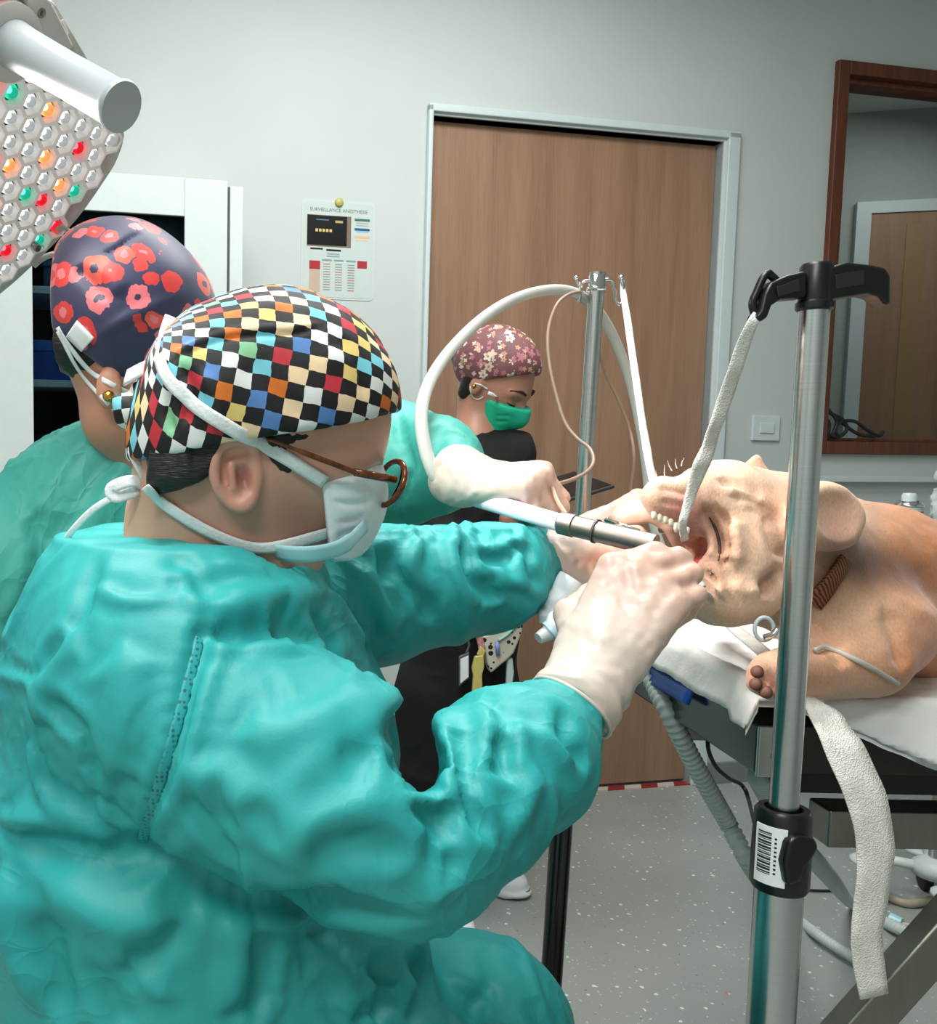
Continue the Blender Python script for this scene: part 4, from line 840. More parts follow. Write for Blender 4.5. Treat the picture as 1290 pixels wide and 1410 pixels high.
# ================================================================ letting cloth buckle
def drape(sh, grow, iters=90, lo=-0.012, hi=0.020, bend=0.12, grav=0.00004, levels=1):
    # the cloth is a little too big for what it covers: lengthen every edge and let it settle into folds
    n = len(sh.v); e = np.concatenate([sh.f[:, [0, 1]], sh.f[:, [1, 2]], sh.f[:, [2, 3]], sh.f[:, [3, 0]]]); e = np.unique(np.sort(e, 1), axis=0)
    dg = np.concatenate([sh.f[:, [0, 2]], sh.f[:, [1, 3]]]); ea = np.concatenate([e, dg]); v0 = sh.base.copy() if hasattr(sh, 'base') else sh.v.copy(); n0 = sh.normals0 if hasattr(sh, 'normals0') else sh.normals()
    g = grow[ea].mean(1); L0 = np.linalg.norm(v0[ea[:, 0]] - v0[ea[:, 1]], axis=1) * (1 + g)
    i, j = ea[:, 0], ea[:, 1]; deg = np.bincount(i, minlength=n) + np.bincount(j, minlength=n); i2, j2 = e[:, 0], e[:, 1]; d2 = np.bincount(i2, minlength=n) + np.bincount(j2, minlength=n)
    v = sh.v.copy()
    for it in range(iters):
        d = v[j] - v[i]; L = np.linalg.norm(d, axis=1) + 1e-9; c = d * (0.5 * (L - L0) / L)[:, None]
        for k in range(3): v[:, k] += (np.bincount(i, c[:, k], n) - np.bincount(j, c[:, k], n)) / deg * 1.6
        u = v - v0; b = bend * (0.35 if it > iters * 0.8 else 1.0)
        for k in range(3):
            m = (np.bincount(i2, u[j2, k], n) + np.bincount(j2, u[i2, k], n)) / d2 - u[:, k]
            m2 = (np.bincount(i2, m[j2], n) + np.bincount(j2, m[i2], n)) / d2 - m; u[:, k] -= b * m2
        u[:, 2] -= grav
        dn = (u * n0).sum(1); u += n0 * (np.clip(dn, lo, hi) - dn)[:, None]
        v = v0 + u
    sh.v = v; return sh
# ================================================================ gloved hands
def glove_mat():
    t = NT('latex_glove'); v = t.coords(); a = t.n('ShaderNodeAttribute'); a.attribute_name = 'tint'
    n = t.noise(v, 14, 3); w = t.noise(t.coords(scale=(1, 1, 1)), 120, 4, 0.6)
    base = t.ramp(n.outputs[0], [(0.3, lin(206, 192, 180)), (0.7, lin(222, 210, 200))])
    base = t.mix(a.outputs['Fac'], base, lin(214, 140, 108))
    t.set(base=base, rough=0.34, sss=0.15, sss_s=0.006, sss_r=(1.0, 0.5, 0.35)); t.bump(w.outputs[0], 0.12, 0.002); return t.m
M_GLOVE = glove_mat()
FL = [((0.092, 0.029), (0.043, 0.026, 0.021), 0.0096), ((0.097, 0.009), (0.047, 0.030, 0.022), 0.0098), ((0.091, -0.012), (0.043, 0.028, 0.021), 0.0094), ((0.082, -0.031), (0.034, 0.020, 0.018), 0.0084)]
def hand(wrist, fdir, dorsal, side, curls, spread, thumb, cuff, s=1.0, h=0.0022, crease=None):
    # curls: three joint angles per finger; thumb: three local points; cuff: (point, radius) list from wrist down the forearm
    X = unit(fdir); Z = unit(np.asarray(dorsal, float) - np.dot(dorsal, X) * X); Y = np.cross(Z, X) * side
    w = np.asarray(wrist, float); L = lambda p: w + s * (p[0] * X + p[1] * Y + p[2] * Z)
    prims = []
    for i, ((mx, my), ls, r) in enumerate(FL):
        sp_ = math.radians(spread[i]); c = curls[i] if isinstance(curls[0], (list, tuple)) else curls
        p = np.array([mx, my, 0.0]); a = 0; prims.append((Cone(L((0.012, my * 0.55, -0.002)), L(p), 0.0155 * s, (r + 0.0028) * s), 0.014)); pts = [p]
        for q in range(3):
            a += math.radians(c[q]); d = np.array([math.cos(a) * math.cos(sp_), math.cos(a) * math.sin(sp_), -math.sin(a)]); p = p + d * ls[q]; pts.append(p)
        rr_ = [r * 1.08, r, r * 0.92, r * 0.80]
        for q in range(3): prims.append((Cone(L(pts[q]), L(pts[q + 1]), rr_[q] * s, rr_[q + 1] * s), 0.0035 if q else 0.006))
    prims.append((RBox(L((0.05, 0.0, -0.006)), np.array([0.046, 0.037, 0.0125]) * s, np.array([X, Y, Z]), 0.012 * s), 0.012))
    tb = [(0.018, 0.018, -0.012)] + list(thumb); tr_ = [0.0165, 0.0145, 0.0112, 0.0088]
    for q in range(3): prims.append((Cone(L(tb[q]), L(tb[q + 1]), tr_[q] * s, tr_[q + 1] * s), 0.010 if q == 0 else 0.004))
    prims.append((Cone(L((-0.012, 0, -0.003)), L((0.02, 0, -0.004)), 0.027 * s, 0.027 * s), 0.02))
    cp_ = [L((-0.012, 0, -0.003))] + [np.asarray(p) for p, r in cuff]; cr_ = [0.028 * s] + [r for p, r in cuff]
    for q in range(len(cp_) - 1): prims.append((Cone(cp_[q], cp_[q + 1], cr_[q], cr_[q + 1]), 0.012))
    lo = np.min([f.box()[0] for f, k in prims], 0) - 0.012; hi = np.max([f.box()[1] for f, k in prims], 0) + 0.012
    cl_ = Clay(lo, hi, h)
    for f, k in prims: cl_.add(f, k)
    e = cp_[-1]; cl_.keep(Half(e, e - cp_[-2]), 0.003)
    sh = cl_.net(1)
    cd_ = unit(cp_[-1] - cp_[0]); q = (sh.v - cp_[0]) @ cd_; on_c = np.clip((q + 0.01) / 0.03, 0, 1)
    wv = np.stack([(sh.v @ cd_) * 1.0], 1)
    ph = (sh.v @ cd_)[:, None] * cd_[None]
    sh.push(on_c * (0.0026 * vnoise(sh.v * 16 + ph * 110, 3) + 0.0020 * (1 - 2 * np.abs(vnoise(sh.v * 26 + ph * 60, 6)))) + 0.0006 * vnoise(sh.v * 90, 7) + (1 - on_c) * 0.0007 * vnoise(sh.v * np.array([140, 60, 140]), 8))
    # fingers press warm skin tone through the latex
    d_f = (sh.v - w) @ X; sh.attr['tint'] = np.clip((d_f - 0.02) / 0.09, 0, 1) * 0.42 + 0.06
    sh.frame = (L, X, Y, Z, cp_, cr_); return sh
def cuff_ring(sh, name, parent):
    e, r, d = sh.frame[4][-1], sh.frame[5][-1], unit(sh.frame[4][-1] - sh.frame[4][-2]); a = unit(np.cross(d, WZ)); c = np.cross(d, a)
    pts = [e + (a * math.cos(t) + c * math.sin(t)) * r for t in np.linspace(0, 2 * math.pi, 40)]
    link(name, MB().tube(pts, 0.0018, 8, False).mesh(name), M_GLOVE, parent, smooth=True)
FIST = (60, 80, 40)
# ================================================================ the seated surgeon in front
def frame_of(yaw, pitch, roll=0.0):   # facing +x, yaw turns away from the camera, pitch looks down
    cy, sy, cp, sp_ = math.cos(yaw), math.sin(yaw), math.cos(pitch), math.sin(pitch)
    f = np.array([cy * cp, sy * cp, -sp_]); l = np.array([sy, -cy, 0.0]); u = np.cross(l, f)
    l2 = l * math.cos(roll) + u * math.sin(roll); u2 = np.cross(l2, f); return f, l2, u2
def skin_mat(name, a, b_, stub=None):
    t = NT(name); v = t.coords(); n = t.noise(v, 30, 4); n2 = t.noise(v, 260, 3)
    at = t.n('ShaderNodeAttribute'); at.attribute_name = 'col'
    t.set(base=t.mix(t.math('MULTIPLY', n.outputs[0], 0.25), at.outputs['Color'], lin(*b_)), rough=0.42, sss=0.12, sss_s=0.006, sss_r=(1.0, 0.35, 0.2)); t.bump(n2.outputs[0], 0.10, 0.001); return t.m
M_SKIN = skin_mat('warm_skin', (190, 130, 104), (150, 92, 72))
def hair_mat():
    t = NT('dark_hair'); n = t.noise(t.coords(scale=(60, 60, 400)), 1.5, 4); t.set(base=t.ramp(n.outputs[0], [(0.3, lin(12, 9, 8)), (0.75, lin(44, 32, 26))]), rough=0.42); t.bump(n.outputs[0], 0.6, 0.004); return t.m
M_HAIR = hair_mat()
def gown_mat(name, a, m, c):
    t = NT(name); v = t.coords(); n = t.noise(v, 6, 4)
    w = t.n('ShaderNodeTexVoronoi'); w.inputs['Scale'].default_value = 420; t.l(v, w.inputs['Vector'])
    f = t.noise(v, 60, 4, 0.6)
    t.set(base=t.ramp(n.outputs[0], [(0.25, lin(*a)), (0.5, lin(*m)), (0.8, lin(*c))]), rough=0.5, spec=0.36)
    hgt = t.math('ADD', t.math('MULTIPLY', w.outputs['Distance'], 0.5), t.math('MULTIPLY', f.outputs[0], 0.25)); 
    wn_ = t.noise(v, 5, 3); wa = t.n('ShaderNodeVectorMath'); wa.operation = 'MULTIPLY_ADD'; wa.inputs[1].default_value = (0.22, 0.22, 0.22); t.l(wn_.outputs['Color'], wa.inputs[0]); t.l(v, wa.inputs[2])
    cr = None
    for sc_, am_ in ((9, 1.0), (21, 0.45)):
        ve = t.n('ShaderNodeTexVoronoi'); ve.feature = 'DISTANCE_TO_EDGE'; ve.inputs['Scale'].default_value = sc_; t.l(wa.outputs[0], ve.inputs['Vector'])
        q = t.math('MULTIPLY', t.math('POWER', t.math('SUBTRACT', 1.0, t.math('MINIMUM', t.math('MULTIPLY', ve.outputs['Distance'], 3.2), 1.0)), 2.0), am_); cr = q if cr is None else t.math('ADD', cr, q)
    mk_ = t.ramp(t.noise(v, 3.5, 2).outputs[0], [(0.38, (0.1, 0.1, 0.1, 1)), (0.62, (1, 1, 1, 1))])
    hgt = t.math('ADD', t.math('MULTIPLY', hgt, 0.05), t.math('MULTIPLY', cr, mk_)); t.bump(hgt, 0.45, 0.006); return t.m
M_GOWN = gown_mat('teal_nonwoven_gown', (34, 148, 150), (45, 160, 159), (60, 172, 169))
M_GOWN2 = gown_mat('green_nonwoven_gown', (62, 164, 152), (76, 176, 162), (94, 188, 176))
M_TAPE = plain('white_woven_tape', (226, 230, 230), 0.6, var=0.05, scale=300, bump=0.2)
M_MASKW = plain('white_mask_fleece', (226, 236, 238), 0.6, var=0.03, scale=200, bump=0.1)
def crumple(v, seed=0, s=1.0):
    w = np.stack([vnoise(v * 4, seed + 1), vnoise(v * 4, seed + 2), vnoise(v * 4, seed + 3)], 1) * 0.08
    q = v + w
    r1 = 1 - np.abs(vnoise(q * np.array([7, 7, 5]), seed + 4)) * 2; r2 = 1 - np.abs(vnoise(q * np.array([15, 13, 11]), seed + 5)) * 2
    m = np.clip(0.5 + vnoise(v * 3.2, seed + 6), 0, 1)
    return s * (0.006 * np.clip(r1, 0, 1) ** 3 + 0.0035 * m * np.clip(r2, 0, 1) ** 3 + 0.004 * vnoise(v * 5.5, seed + 7) + 0.0006 * vnoise(v * 45, seed + 8) * m)
HF, HL, HU = frame_of(math.radians(12), math.radians(20)); HA = np.array([HF, HL, HU])
man = thing('person', 'surgeon in teal gown and colourful checkered cap, bent over the dog, wearing glasses', 'person', (P(260, 1400, 0.86)[0], 0.86, 0.0))
hc = P(372, 548, 0.86)
def hp(f, l, u): return hc + HF * f + HL * l + HU * u
c_ = Clay(P(170, 840, 0.72) + np.array([-0.02, 0, -0.02]), P(560, 380, 1.0) + np.array([0.02, 0, 0.02]), 0.0026)
c_.add(Ell(hp(0.010, 0, 0.0), (0.094, 0.077, 0.090), HA), 0.02)
c_.add(Ell(hp(0.062, 0, -0.010), (0.05, 0.060, 0.062), HA), 0.03)            # forehead / brow
c_.add(Cone(hp(0.045, 0, -0.05), hp(0.055, 0, -0.115), 0.064, 0.044), 0.03)  # cheeks to chin
c_.add(Cone(hp(0.005, 0.030, -0.075), hp(0.060, 0.018, -0.125), 0.034, 0.028), 0.02); c_.add(Cone(hp(0.005, -0.030, -0.075), hp(0.060, -0.018, -0.125), 0.034, 0.028), 0.02)
c_.add(Cone(hp(0.100, 0, -0.045), hp(0.110, 0, -0.072), 0.010, 0.014), 0.012) # nose
c_.add(Cone(hp(0.085, 0.03, -0.022), hp(0.098, 0.012, -0.024), 0.012, 0.011), 0.015); c_.add(Cone(hp(0.085, -0.03, -0.022), hp(0.098, -0.012, -0.024), 0.012, 0.011), 0.015)
c_.cut(Ell(hp(0.102, 0.031, -0.040), (0.014, 0.016, 0.011), HA), 0.012); c_.add(Ell(hp(0.084, 0.031, -0.042), (0.012, 0.013, 0.012), HA), 0.004)
c_.add(Cone(hp(-0.045, 0, -0.055), P(258, 800, 0.89), 0.060, 0.064), 0.03)   # neck
c_.add(Cone(hp(0.0, 0, -0.075), P(318, 815, 0.875), 0.050, 0.056), 0.03); c_.add(Cone(P(262, 770, 0.89), P(240, 860, 0.89), 0.066, 0.10), 0.03)
# ear
def ep(x, y, dd=0.0): return P(x, y, 0.785 + dd)
EAx = ears_axes(-unit(ray(326, 650)) * 0.9 + np.array([-0.25, 0, 0]), np.array([-0.25, 0, 1.0]))
c_.add(Ell(ep(328, 650, 0.006), (0.0195, 0.0075, 0.030), EAx), 0.006)
hel = spline([ep(350, 632, 0.004), ep(346, 614, 0.0), ep(328, 605, -0.002), ep(306, 614, -0.003), ep(296, 636, -0.003), ep(297, 660, -0.001), ep(306, 680, 0.002), ep(322, 694, 0.003), ep(337, 697, 0.003), ep(347, 684, 0.004)], 4)
c_.chain(hel, [0.0040] * 20 + [0.0042] * 8 + [0.0052] * (len(hel) - 28), 0.004)
c_.cut(Ell(ep(336, 658, -0.004), (0.0095, 0.0095, 0.0125), EAx), 0.005)
c_.cut(Cone(ep(338, 622, -0.002), ep(312, 628, -0.002), 0.0035, 0.0035), 0.003); c_.cut(Cone(ep(312, 628, -0.002), ep(308, 662, -0.002), 0.0035, 0.003), 0.003)
c_.add(Cone(ep(318, 640, -0.001), ep(322, 672, 0.0), 0.0034, 0.0036), 0.003); c_.add(Cone(ep(352, 648, 0.004), ep(351, 664, 0.004), 0.0048, 0.0046), 0.005)
skin = c_.net(1)
hv = lambda p: (p - hc)
fu = (skin.v - hc) @ HF; uu = (skin.v - hc) @ HU
col_attr(skin, (224, 172, 148), [(hit_ , r, c, s_) for hit_, r, c, s_ in ((P(400, 715, 0.80), (0.05, 0.06, 0.035), (166, 120, 104), 0.75), (P(428, 738, 0.80), (0.03, 0.06, 0.02), (146, 108, 96), 0.7), (P(325, 655, 0.785), (0.022, 0.02, 0.028), (224, 154, 136), 0.7),
                                 (P(335, 660, 0.79), (0.008, 0.012, 0.011), (126, 68, 58), 0.7), (P(480, 600, 0.80), (0.04, 0.05, 0.03), (214, 156, 128), 0.8), (P(270, 690, 0.82), (0.04, 0.05, 0.04), (184, 132, 112), 0.5))])
link('body', skin.mesh('body'), M_SKIN, man); sb = skin.bvh()
# hair below the cap
c_ = Clay(P(190, 730, 0.74), P(430, 560, 0.99), 0.0026)
c_.add(Ell(hp(0.008, 0, 0.0), (0.099, 0.0795, 0.093), HA), 0.01); c_.add(Cone(hp(-0.036, 0, -0.04), hp(-0.050, 0, -0.085), 0.066, 0.061), 0.02); c_.add(Cone(hp(-0.036, 0.012, -0.03), hp(-0.044, 0.012, -0.075), 0.066, 0.055), 0.02)
c_.keep(Half(ep(292, 650), P(330, 660, 0.8) - P(292, 645, 0.8)), 0.006); c_.keep(Half(P(250, 672, 0.82), P(262, 720, 0.82) - P(250, 672, 0.82)), 0.012)
hs = c_.net(1); hs.push(0.0018 * vnoise(hs.v * np.array([120, 120, 40]), 3)); link('hair', hs.mesh('hair'), M_HAIR, man)
sbp = [hit(sb, x, y, -0.0062)[0] for x, y in ((372, 612), (384, 626), (394, 642), (402, 660))]
c_ = Clay(np.min(sbp, 0) - 0.02, np.max(sbp, 0) + np.array([0.05, 0.02, 0.02]), 0.0018); c_.chain(sbp, [0.009, 0.008, 0.0065, 0.0038], 0.006); c_.chain([sbp[0], hit(sb, 386, 640, -0.0055)[0]], [0.008, 0.005], 0.006); c_.chain([hit(sb, x, y, -0.0062)[0] for x, y in ((385, 606), (424, 600))], [0.0085, 0.0066], 0.006)
sbs = c_.net(1); sbs.push(0.0006 * vnoise(sbs.v * 300, 2)); link('sideburn', sbs.mesh('sideburn'), M_HAIR, man)
# cap
def checker_mat():
    t = NT('checkered_cap_cotton'); at = t.n('ShaderNodeAttribute'); at.attribute_name = 'cuv'
    v = t.n('ShaderNodeMapping'); v.inputs['Scale'].default_value = (73, 73, 73); v.inputs['Rotation'].default_value = (0, 0, math.radians(-9)); t.l(at.outputs['Vector'], v.inputs[0])
    nd = t.noise(v.outputs[0], 0.8, 2); ad = t.n('ShaderNodeVectorMath'); ad.operation = 'MULTIPLY_ADD'; ad.inputs[1].default_value = (0.35, 0.35, 0); t.l(nd.outputs['Color'], ad.inputs[0]); t.l(v.outputs[0], ad.inputs[2])
    sx = t.n('ShaderNodeSeparateXYZ'); t.l(ad.outputs[0], sx.inputs[0]); fx, fy = t.math('FLOOR', sx.outputs[0]), t.math('FLOOR', sx.outputs[1])
    par = t.math('MODULO', t.math('ADD', t.math('ADD', fx, fy), 400), 2)
    cb_ = t.n('ShaderNodeCombineXYZ'); t.l(fx, cb_.inputs[0]); t.l(fy, cb_.inputs[1]); wn = t.n('ShaderNodeTexWhiteNoise'); wn.noise_dimensions = '3D'; t.l(cb_.outputs[0], wn.inputs['Vector'])
    pal = [(0.0, (224, 226, 222)), (0.26, (238, 208, 168)), (0.42, (214, 112, 32)), (0.56, (192, 44, 58)), (0.66, (120, 200, 214)), (0.78, (132, 190, 146)), (0.85, (84, 130, 190)), (0.92, (226, 200, 120))]
    c = t.ramp(wn.outputs['Value'], [(p, lin(*q)) for p, q in pal], 'CONSTANT')
    t.set(base=t.mix(par, lin(8, 8, 9), c), rough=0.66); t.bump(t.noise(t.coords(), 500, 2).outputs[0], 0.15, 0.001); return t.m
M_CHECK = checker_mat()
c_ = Clay(P(140, 690, 0.72), P(560, 360, 1.02), 0.003)
cc = hp(0.008, 0, 0.010)
c_.add(Ell(cc, (0.108, 0.092, 0.092), HA), 0.01); c_.add(Ell(hp(-0.018, 0, -0.030), (0.086, 0.087, 0.070), HA), 0.02); c_.add(Ell(hp(0.03, 0, -0.005), (0.088, 0.084, 0.075), HA), 0.03); c_.add(Ell(hp(-0.042, 0, -0.012), (0.064, 0.076, 0.062), HA), 0.03)
c_.add(Cone(hp(-0.030, 0, -0.015), hp(-0.036, 0, -0.055), 0.082, 0.079), 0.02)
brim_a, brim_b = P(225, 628, 0.80), P(535, 572, 0.80); bn = unit(np.cross(brim_b - brim_a, ray(380, 590))); bn = bn if bn[2] < 0 else -bn
c_.keep(Half(brim_a, bn), 0.004)
capS = c_.net(1); cb = capS.bvh()
for pix, w, a in (([(236, 500), (275, 478), (330, 462), (400, 458), (450, 448), (500, 430)], 0.004, -0.003), ([(232, 492), (270, 472), (330, 456), (400, 452), (450, 442), (496, 426)], 0.004, 0.002), ([(248, 500), (262, 540), (250, 590)], 0.008, -0.005),
                  ([(270, 500), (300, 560), (290, 605)], 0.008, 0.003), ([(300, 590), (380, 606), (450, 596), (530, 568)], 0.004, 0.0025), ([(240, 530), (230, 570), (245, 600)], 0.006, -0.005), ([(330, 480), (380, 540), (430, 580)], 0.012, -0.002),
                  ([(455, 450), (490, 500), (500, 560)], 0.010, -0.002), ([(275, 470), (330, 430), (400, 420)], 0.014, 0.002)):
    dstroke(capS, cb, pix, w, a)
capS.push(0.0025 * vnoise(capS.v * 20, 2) + 0.0008 * vnoise(capS.v * 60, 4))
def cap_uv(v):
    q = v - cc; f, l, u = q @ HF, q @ HL, q @ HU
    return np.stack([np.arcsin(np.clip(f / 0.126, -0.98, 0.98)) * 0.115, np.arctan2(u, l) * 0.098, 0 * f], 1)
capS.attr['cuv'] = cap_uv(capS.v); cap = link('cap', capS.mesh('cap'), M_CHECK, man); cb = capS.bvh()
# knot and tails at the back of the cap
c_ = Clay(P(140, 640, 0.78), P(270, 530, 0.96), 0.0026)
c_.add(Cone(P(248, 572, 0.83), P(222, 580, 0.84), 0.026, 0.022), 0.012).add(Cone(P(215, 574, 0.845), P(180, 568, 0.845), 0.015, 0.016), 0.008).add(Cone(P(180, 568, 0.845), P(162, 556, 0.845), 0.013, 0.009), 0.008).add(Cone(P(228, 590, 0.83), P(236, 606, 0.825), 0.015, 0.010), 0.01).add(Cone(P(212, 560, 0.85), P(196, 534, 0.85), 0.012, 0.012), 0.008)
kn_ = c_.net(1); kn_.push(0.003 * vnoise(kn_.v * 55, 4)); kn_.attr['cuv'] = np.stack([kn_.v[:, 0] * 1.2, kn_.v[:, 2] * 1.2, 0 * kn_.v[:, 0]], 1)
link('cap_knot', kn_.mesh('cap_knot'), M_CHECK, cap)
tl = strip([P(x, y, d) for x, y, d in ((208, 608, 0.835), (205, 625, 0.83), (209, 645, 0.83), (211, 670, 0.832))], [-unit(ray(210, 640))] * 4, 0.012, 0.002, M_CHECK, 'cap_tail', cap)
me = tl.data; va = np.zeros(len(me.vertices) * 3); me.vertices.foreach_get('co', va); va = va.reshape(-1, 3)
at = me.attributes.new('cuv', 'FLOAT_VECTOR', 'POINT'); at.data.foreach_set('vector', np.stack([va[:, 0] * 1.4, va[:, 2] * 1.4, 0 * va[:, 0]], 1).astype(np.float32).ravel())
# mask
c_ = Clay(P(350, 790, 0.74), P(560, 590, 0.98), 0.0026)
c_.add(Cone(hp(0.070, 0, -0.065), hp(0.068, 0, -0.118), 0.066, 0.054), 0.02); c_.add(Cone(hp(0.098, 0, -0.055), hp(0.104, 0, -0.085), 0.022, 0.026), 0.03); c_.add(Cone(hp(0.066, 0, -0.12), hp(0.030, 0, -0.138), 0.052, 0.042), 0.02)
c_.keep(Half(P(443, 662, 0.79), P(400, 662, 0.79) - P(443, 655, 0.79)), 0.003)
ta, tb_ = P(440, 657, 0.79), P(530, 628, 0.82); n_ = unit(np.cross(tb_ - ta, ray(480, 640))); n_ = n_ if n_[2] > 0 else -n_; c_.keep(Half(ta, n_), 0.003)
mk = c_.net(1); mb_ = mk.bvh()
for pix, w, a in (([(452, 690), (490, 694), (518, 684)], 0.004, -0.003), ([(448, 712), (480, 718), (506, 708)], 0.004, -0.003), ([(446, 733), (470, 738), (490, 730)], 0.004, -0.002), ([(444, 664), (442, 700), (437, 738)], 0.004, 0.002), ([(448, 668), (480, 666), (515, 655)], 0.003, 0.0015)):
    dstroke(mk, mb_, pix, w, a)
mk.push(0.001 * vnoise(mk.v * 50, 3)); mask = link('mask', mk.mesh('mask'), M_MASKW, man); mb_ = mk.bvh()
allb = [sb, cb, mb_]
ribbon(allb, [(222, 492), (232, 520), (262, 552), (310, 585), (360, 612), (405, 637), (446, 662)], 0.0115, 0.0012, 0.0035, M_TAPE, 'mask_strap', mask)
ribbon([sb, hs.bvh(), mb_], [(203, 668), (222, 688), (262, 716), (308, 740), (352, 753), (395, 748), (448, 732)], 0.0100, 0.0012, 0.004, M_TAPE, 'mask_strap', mask)
fr = lambda pts, w=0.012, nm='mask_tie': strip(spline([P(x, y, d) for x, y, d in pts], 5), [-unit(ray(pts[0][0], pts[0][1])) + np.array([0.2, 0, 0.4])] * ((len(pts) - 1) * 5 + 1), w, 0.0012, M_TAPE, nm, mask)
fr([(224, 494, 0.80), (228, 462, 0.82), (236, 436, 0.85)]); fr([(222, 500, 0.80), (200, 506, 0.82), (172, 520, 0.85)], 0.016); fr([(204, 668, 0.83), (196, 650, 0.82), (182, 622, 0.82), (190, 612, 0.82), (200, 622, 0.82), (200, 650, 0.825)], 0.008); fr([(204, 668, 0.83), (180, 662, 0.82), (154, 672, 0.82), (160, 684, 0.82), (190, 674, 0.825)], 0.011); fr([(200, 672, 0.83), (170, 678, 0.83), (130, 700, 0.84), (100, 730, 0.85), (86, 750, 0.86)], 0.006)
strip(spline([P(x, y, d) for x, y, d in ((366, 757, 0.815), (395, 763, 0.80), (435, 763, 0.797), (474, 752, 0.805), (504, 724, 0.82))], 5), [np.array([-0.1, -0.9, -0.5])] * 21, [0.004] + [0.016] * 16 + [0.012] * 4, 0.0015, plain('pale_aqua_fleece', (176, 218, 222), 0.6), 'mask_lower_edge', mask)
# glasses
M_TORT = plain('tortoiseshell_acetate', (112, 58, 24), 0.12, var=0.5, scale=120, trans=0.2)
gl = link('glasses_temple', MB().tube(spline([P(368, 604, 0.782), P(420, 624, 0.782), P(465, 641, 0.79), P(492, 652, 0.80)], 5), [0.0016] * 5 + [0.0024] * 11, 8).mesh('glasses_temple'), M_TORT, man, smooth=True)
for sd in (1, -1):
    gc = hp(0.122, 0.036 * sd, -0.036)
    rg = [gc + (HL * math.cos(a) * 0.025 + HU * math.sin(a) * 0.021) - HF * (0.006 * (1 - math.cos(a) * sd) * 0.5 - 0.004) for a in np.linspace(0, 2 * math.pi, 33)]
    ln = link('glasses_rim', MB().tube(rg, 0.0028, 8, False).mesh('glasses_rim'), M_TORT, gl, smooth=True)
    link('glasses_lens', MB().prism([gc + (HL * math.cos(a) * 0.0235 + HU * math.sin(a) * 0.0195) for a in np.linspace(0, 2 * math.pi, 25)[:-1]], HF * 0.0015).mesh('glasses_lens'), M_GLASS, gl)
link('glasses_bridge', MB().tube(spline([hp(0.117, 0.01, -0.038), hp(0.121, 0, -0.034), hp(0.117, -0.01, -0.038)], 4), 0.002, 8).mesh('glasses_bridge'), M_TORT, gl, smooth=True)
link('glasses_hinge', MB().tube([P(488, 650, 0.80), hp(0.118, 0.060, -0.034)], [0.0034, 0.0036], 8).mesh('glasses_hinge'), M_TORT, gl, smooth=True)
# gown
g_ = Clay(np.array([-0.36, 0.56, 0.10]), np.array([0.52, 1.16, 1.12]), 0.0047)
g_.add(Cone(P(235, 762, 0.90), P(245, 900, 0.89), 0.085, 0.155), 0.04); g_.add(Cone(P(245, 900, 0.89), P(225, 1140, 0.89), 0.158, 0.180), 0.04)
g_.add(Cone(P(240, 1180, 0.88), P(270, 1420, 0.88), 0.176, 0.185), 0.03); g_.add(Cone(P(330, 1250, 0.88), P(430, 1320, 0.88), 0.12, 0.115), 0.04)
hipc = P(270, 1420, 0.88); g_.add(Cone(hipc, np.array([hipc[0], 0.88, 0.52]), 0.185, 0.19), 0.03)
for yk in (0.79, 0.97):
    kn1 = np.array([0.245, yk, 0.575]); g_.add(Cone(np.array([hipc[0] + 0.05, yk, 0.60]), kn1, 0.125, 0.092), 0.06); g_.add(Cone(kn1, np.array([0.265, yk, 0.30]), 0.092, 0.10), 0.05)
g_.add(Cone(P(340, 840, 0.95), P(400, 1040, 0.94), 0.085, 0.125), 0.04)
g_.add(Cone(P(330, 815, 0.98), P(430, 805, 1.01), 0.080, 0.082), 0.04)       # far shoulder and sleeve
g_.chain([P(430, 808, 1.01), P(515, 815, 1.03), P(600, 806, 1.04), P(680, 792, 1.06), P(735, 778, 1.085), P(748, 777, 1.085)], [0.080, 0.078, 0.062, 0.057, 0.043, 0.030], 0.02)
g_.add(Cone(P(275, 850, 0.86), P(240, 930, 0.80), 0.10, 0.115), 0.04)        # near shoulder and sleeve
g_.chain([P(245, 965, 0.775), P(330, 1030, 0.745), P(430, 1075, 0.72), P(520, 1120, 0.705), P(566, 1145, 0.70)], [0.098, 0.094, 0.090, 0.083, 0.070], 0.02)
g_.chain([P(570, 1145, 0.70), P(640, 1096, 0.725), P(720, 1040, 0.755), P(766, 994, 0.785), P(780, 980, 0.792)], [0.068, 0.064, 0.056, 0.037, 0.024], 0.012)
g_.add(Cone(P(592, 1215, 0.705), P(588, 1240, 0.705), 0.022, 0.012), 0.03)   # slack corner at the elbow
g_.cut(Cone(P(290, 668, 0.82), P(350, 752, 0.83), 0.050, 0.040), 0.012)
for q_ in ((560, 1000), (570, 1030), (580, 1060)): g_.cut(Cone(P(*q_, 0.58), P(*q_, 0.95), 0.013, 0.02), 0.022)
g_.keep(Half(np.array([0, 0, 0.14]), np.array([0, 0, -1.0])), 0.004)
gown = g_.net(2); gb = gown.bvh(); gown.base = gown.v.copy(); gown.normals0 = gown.normals()
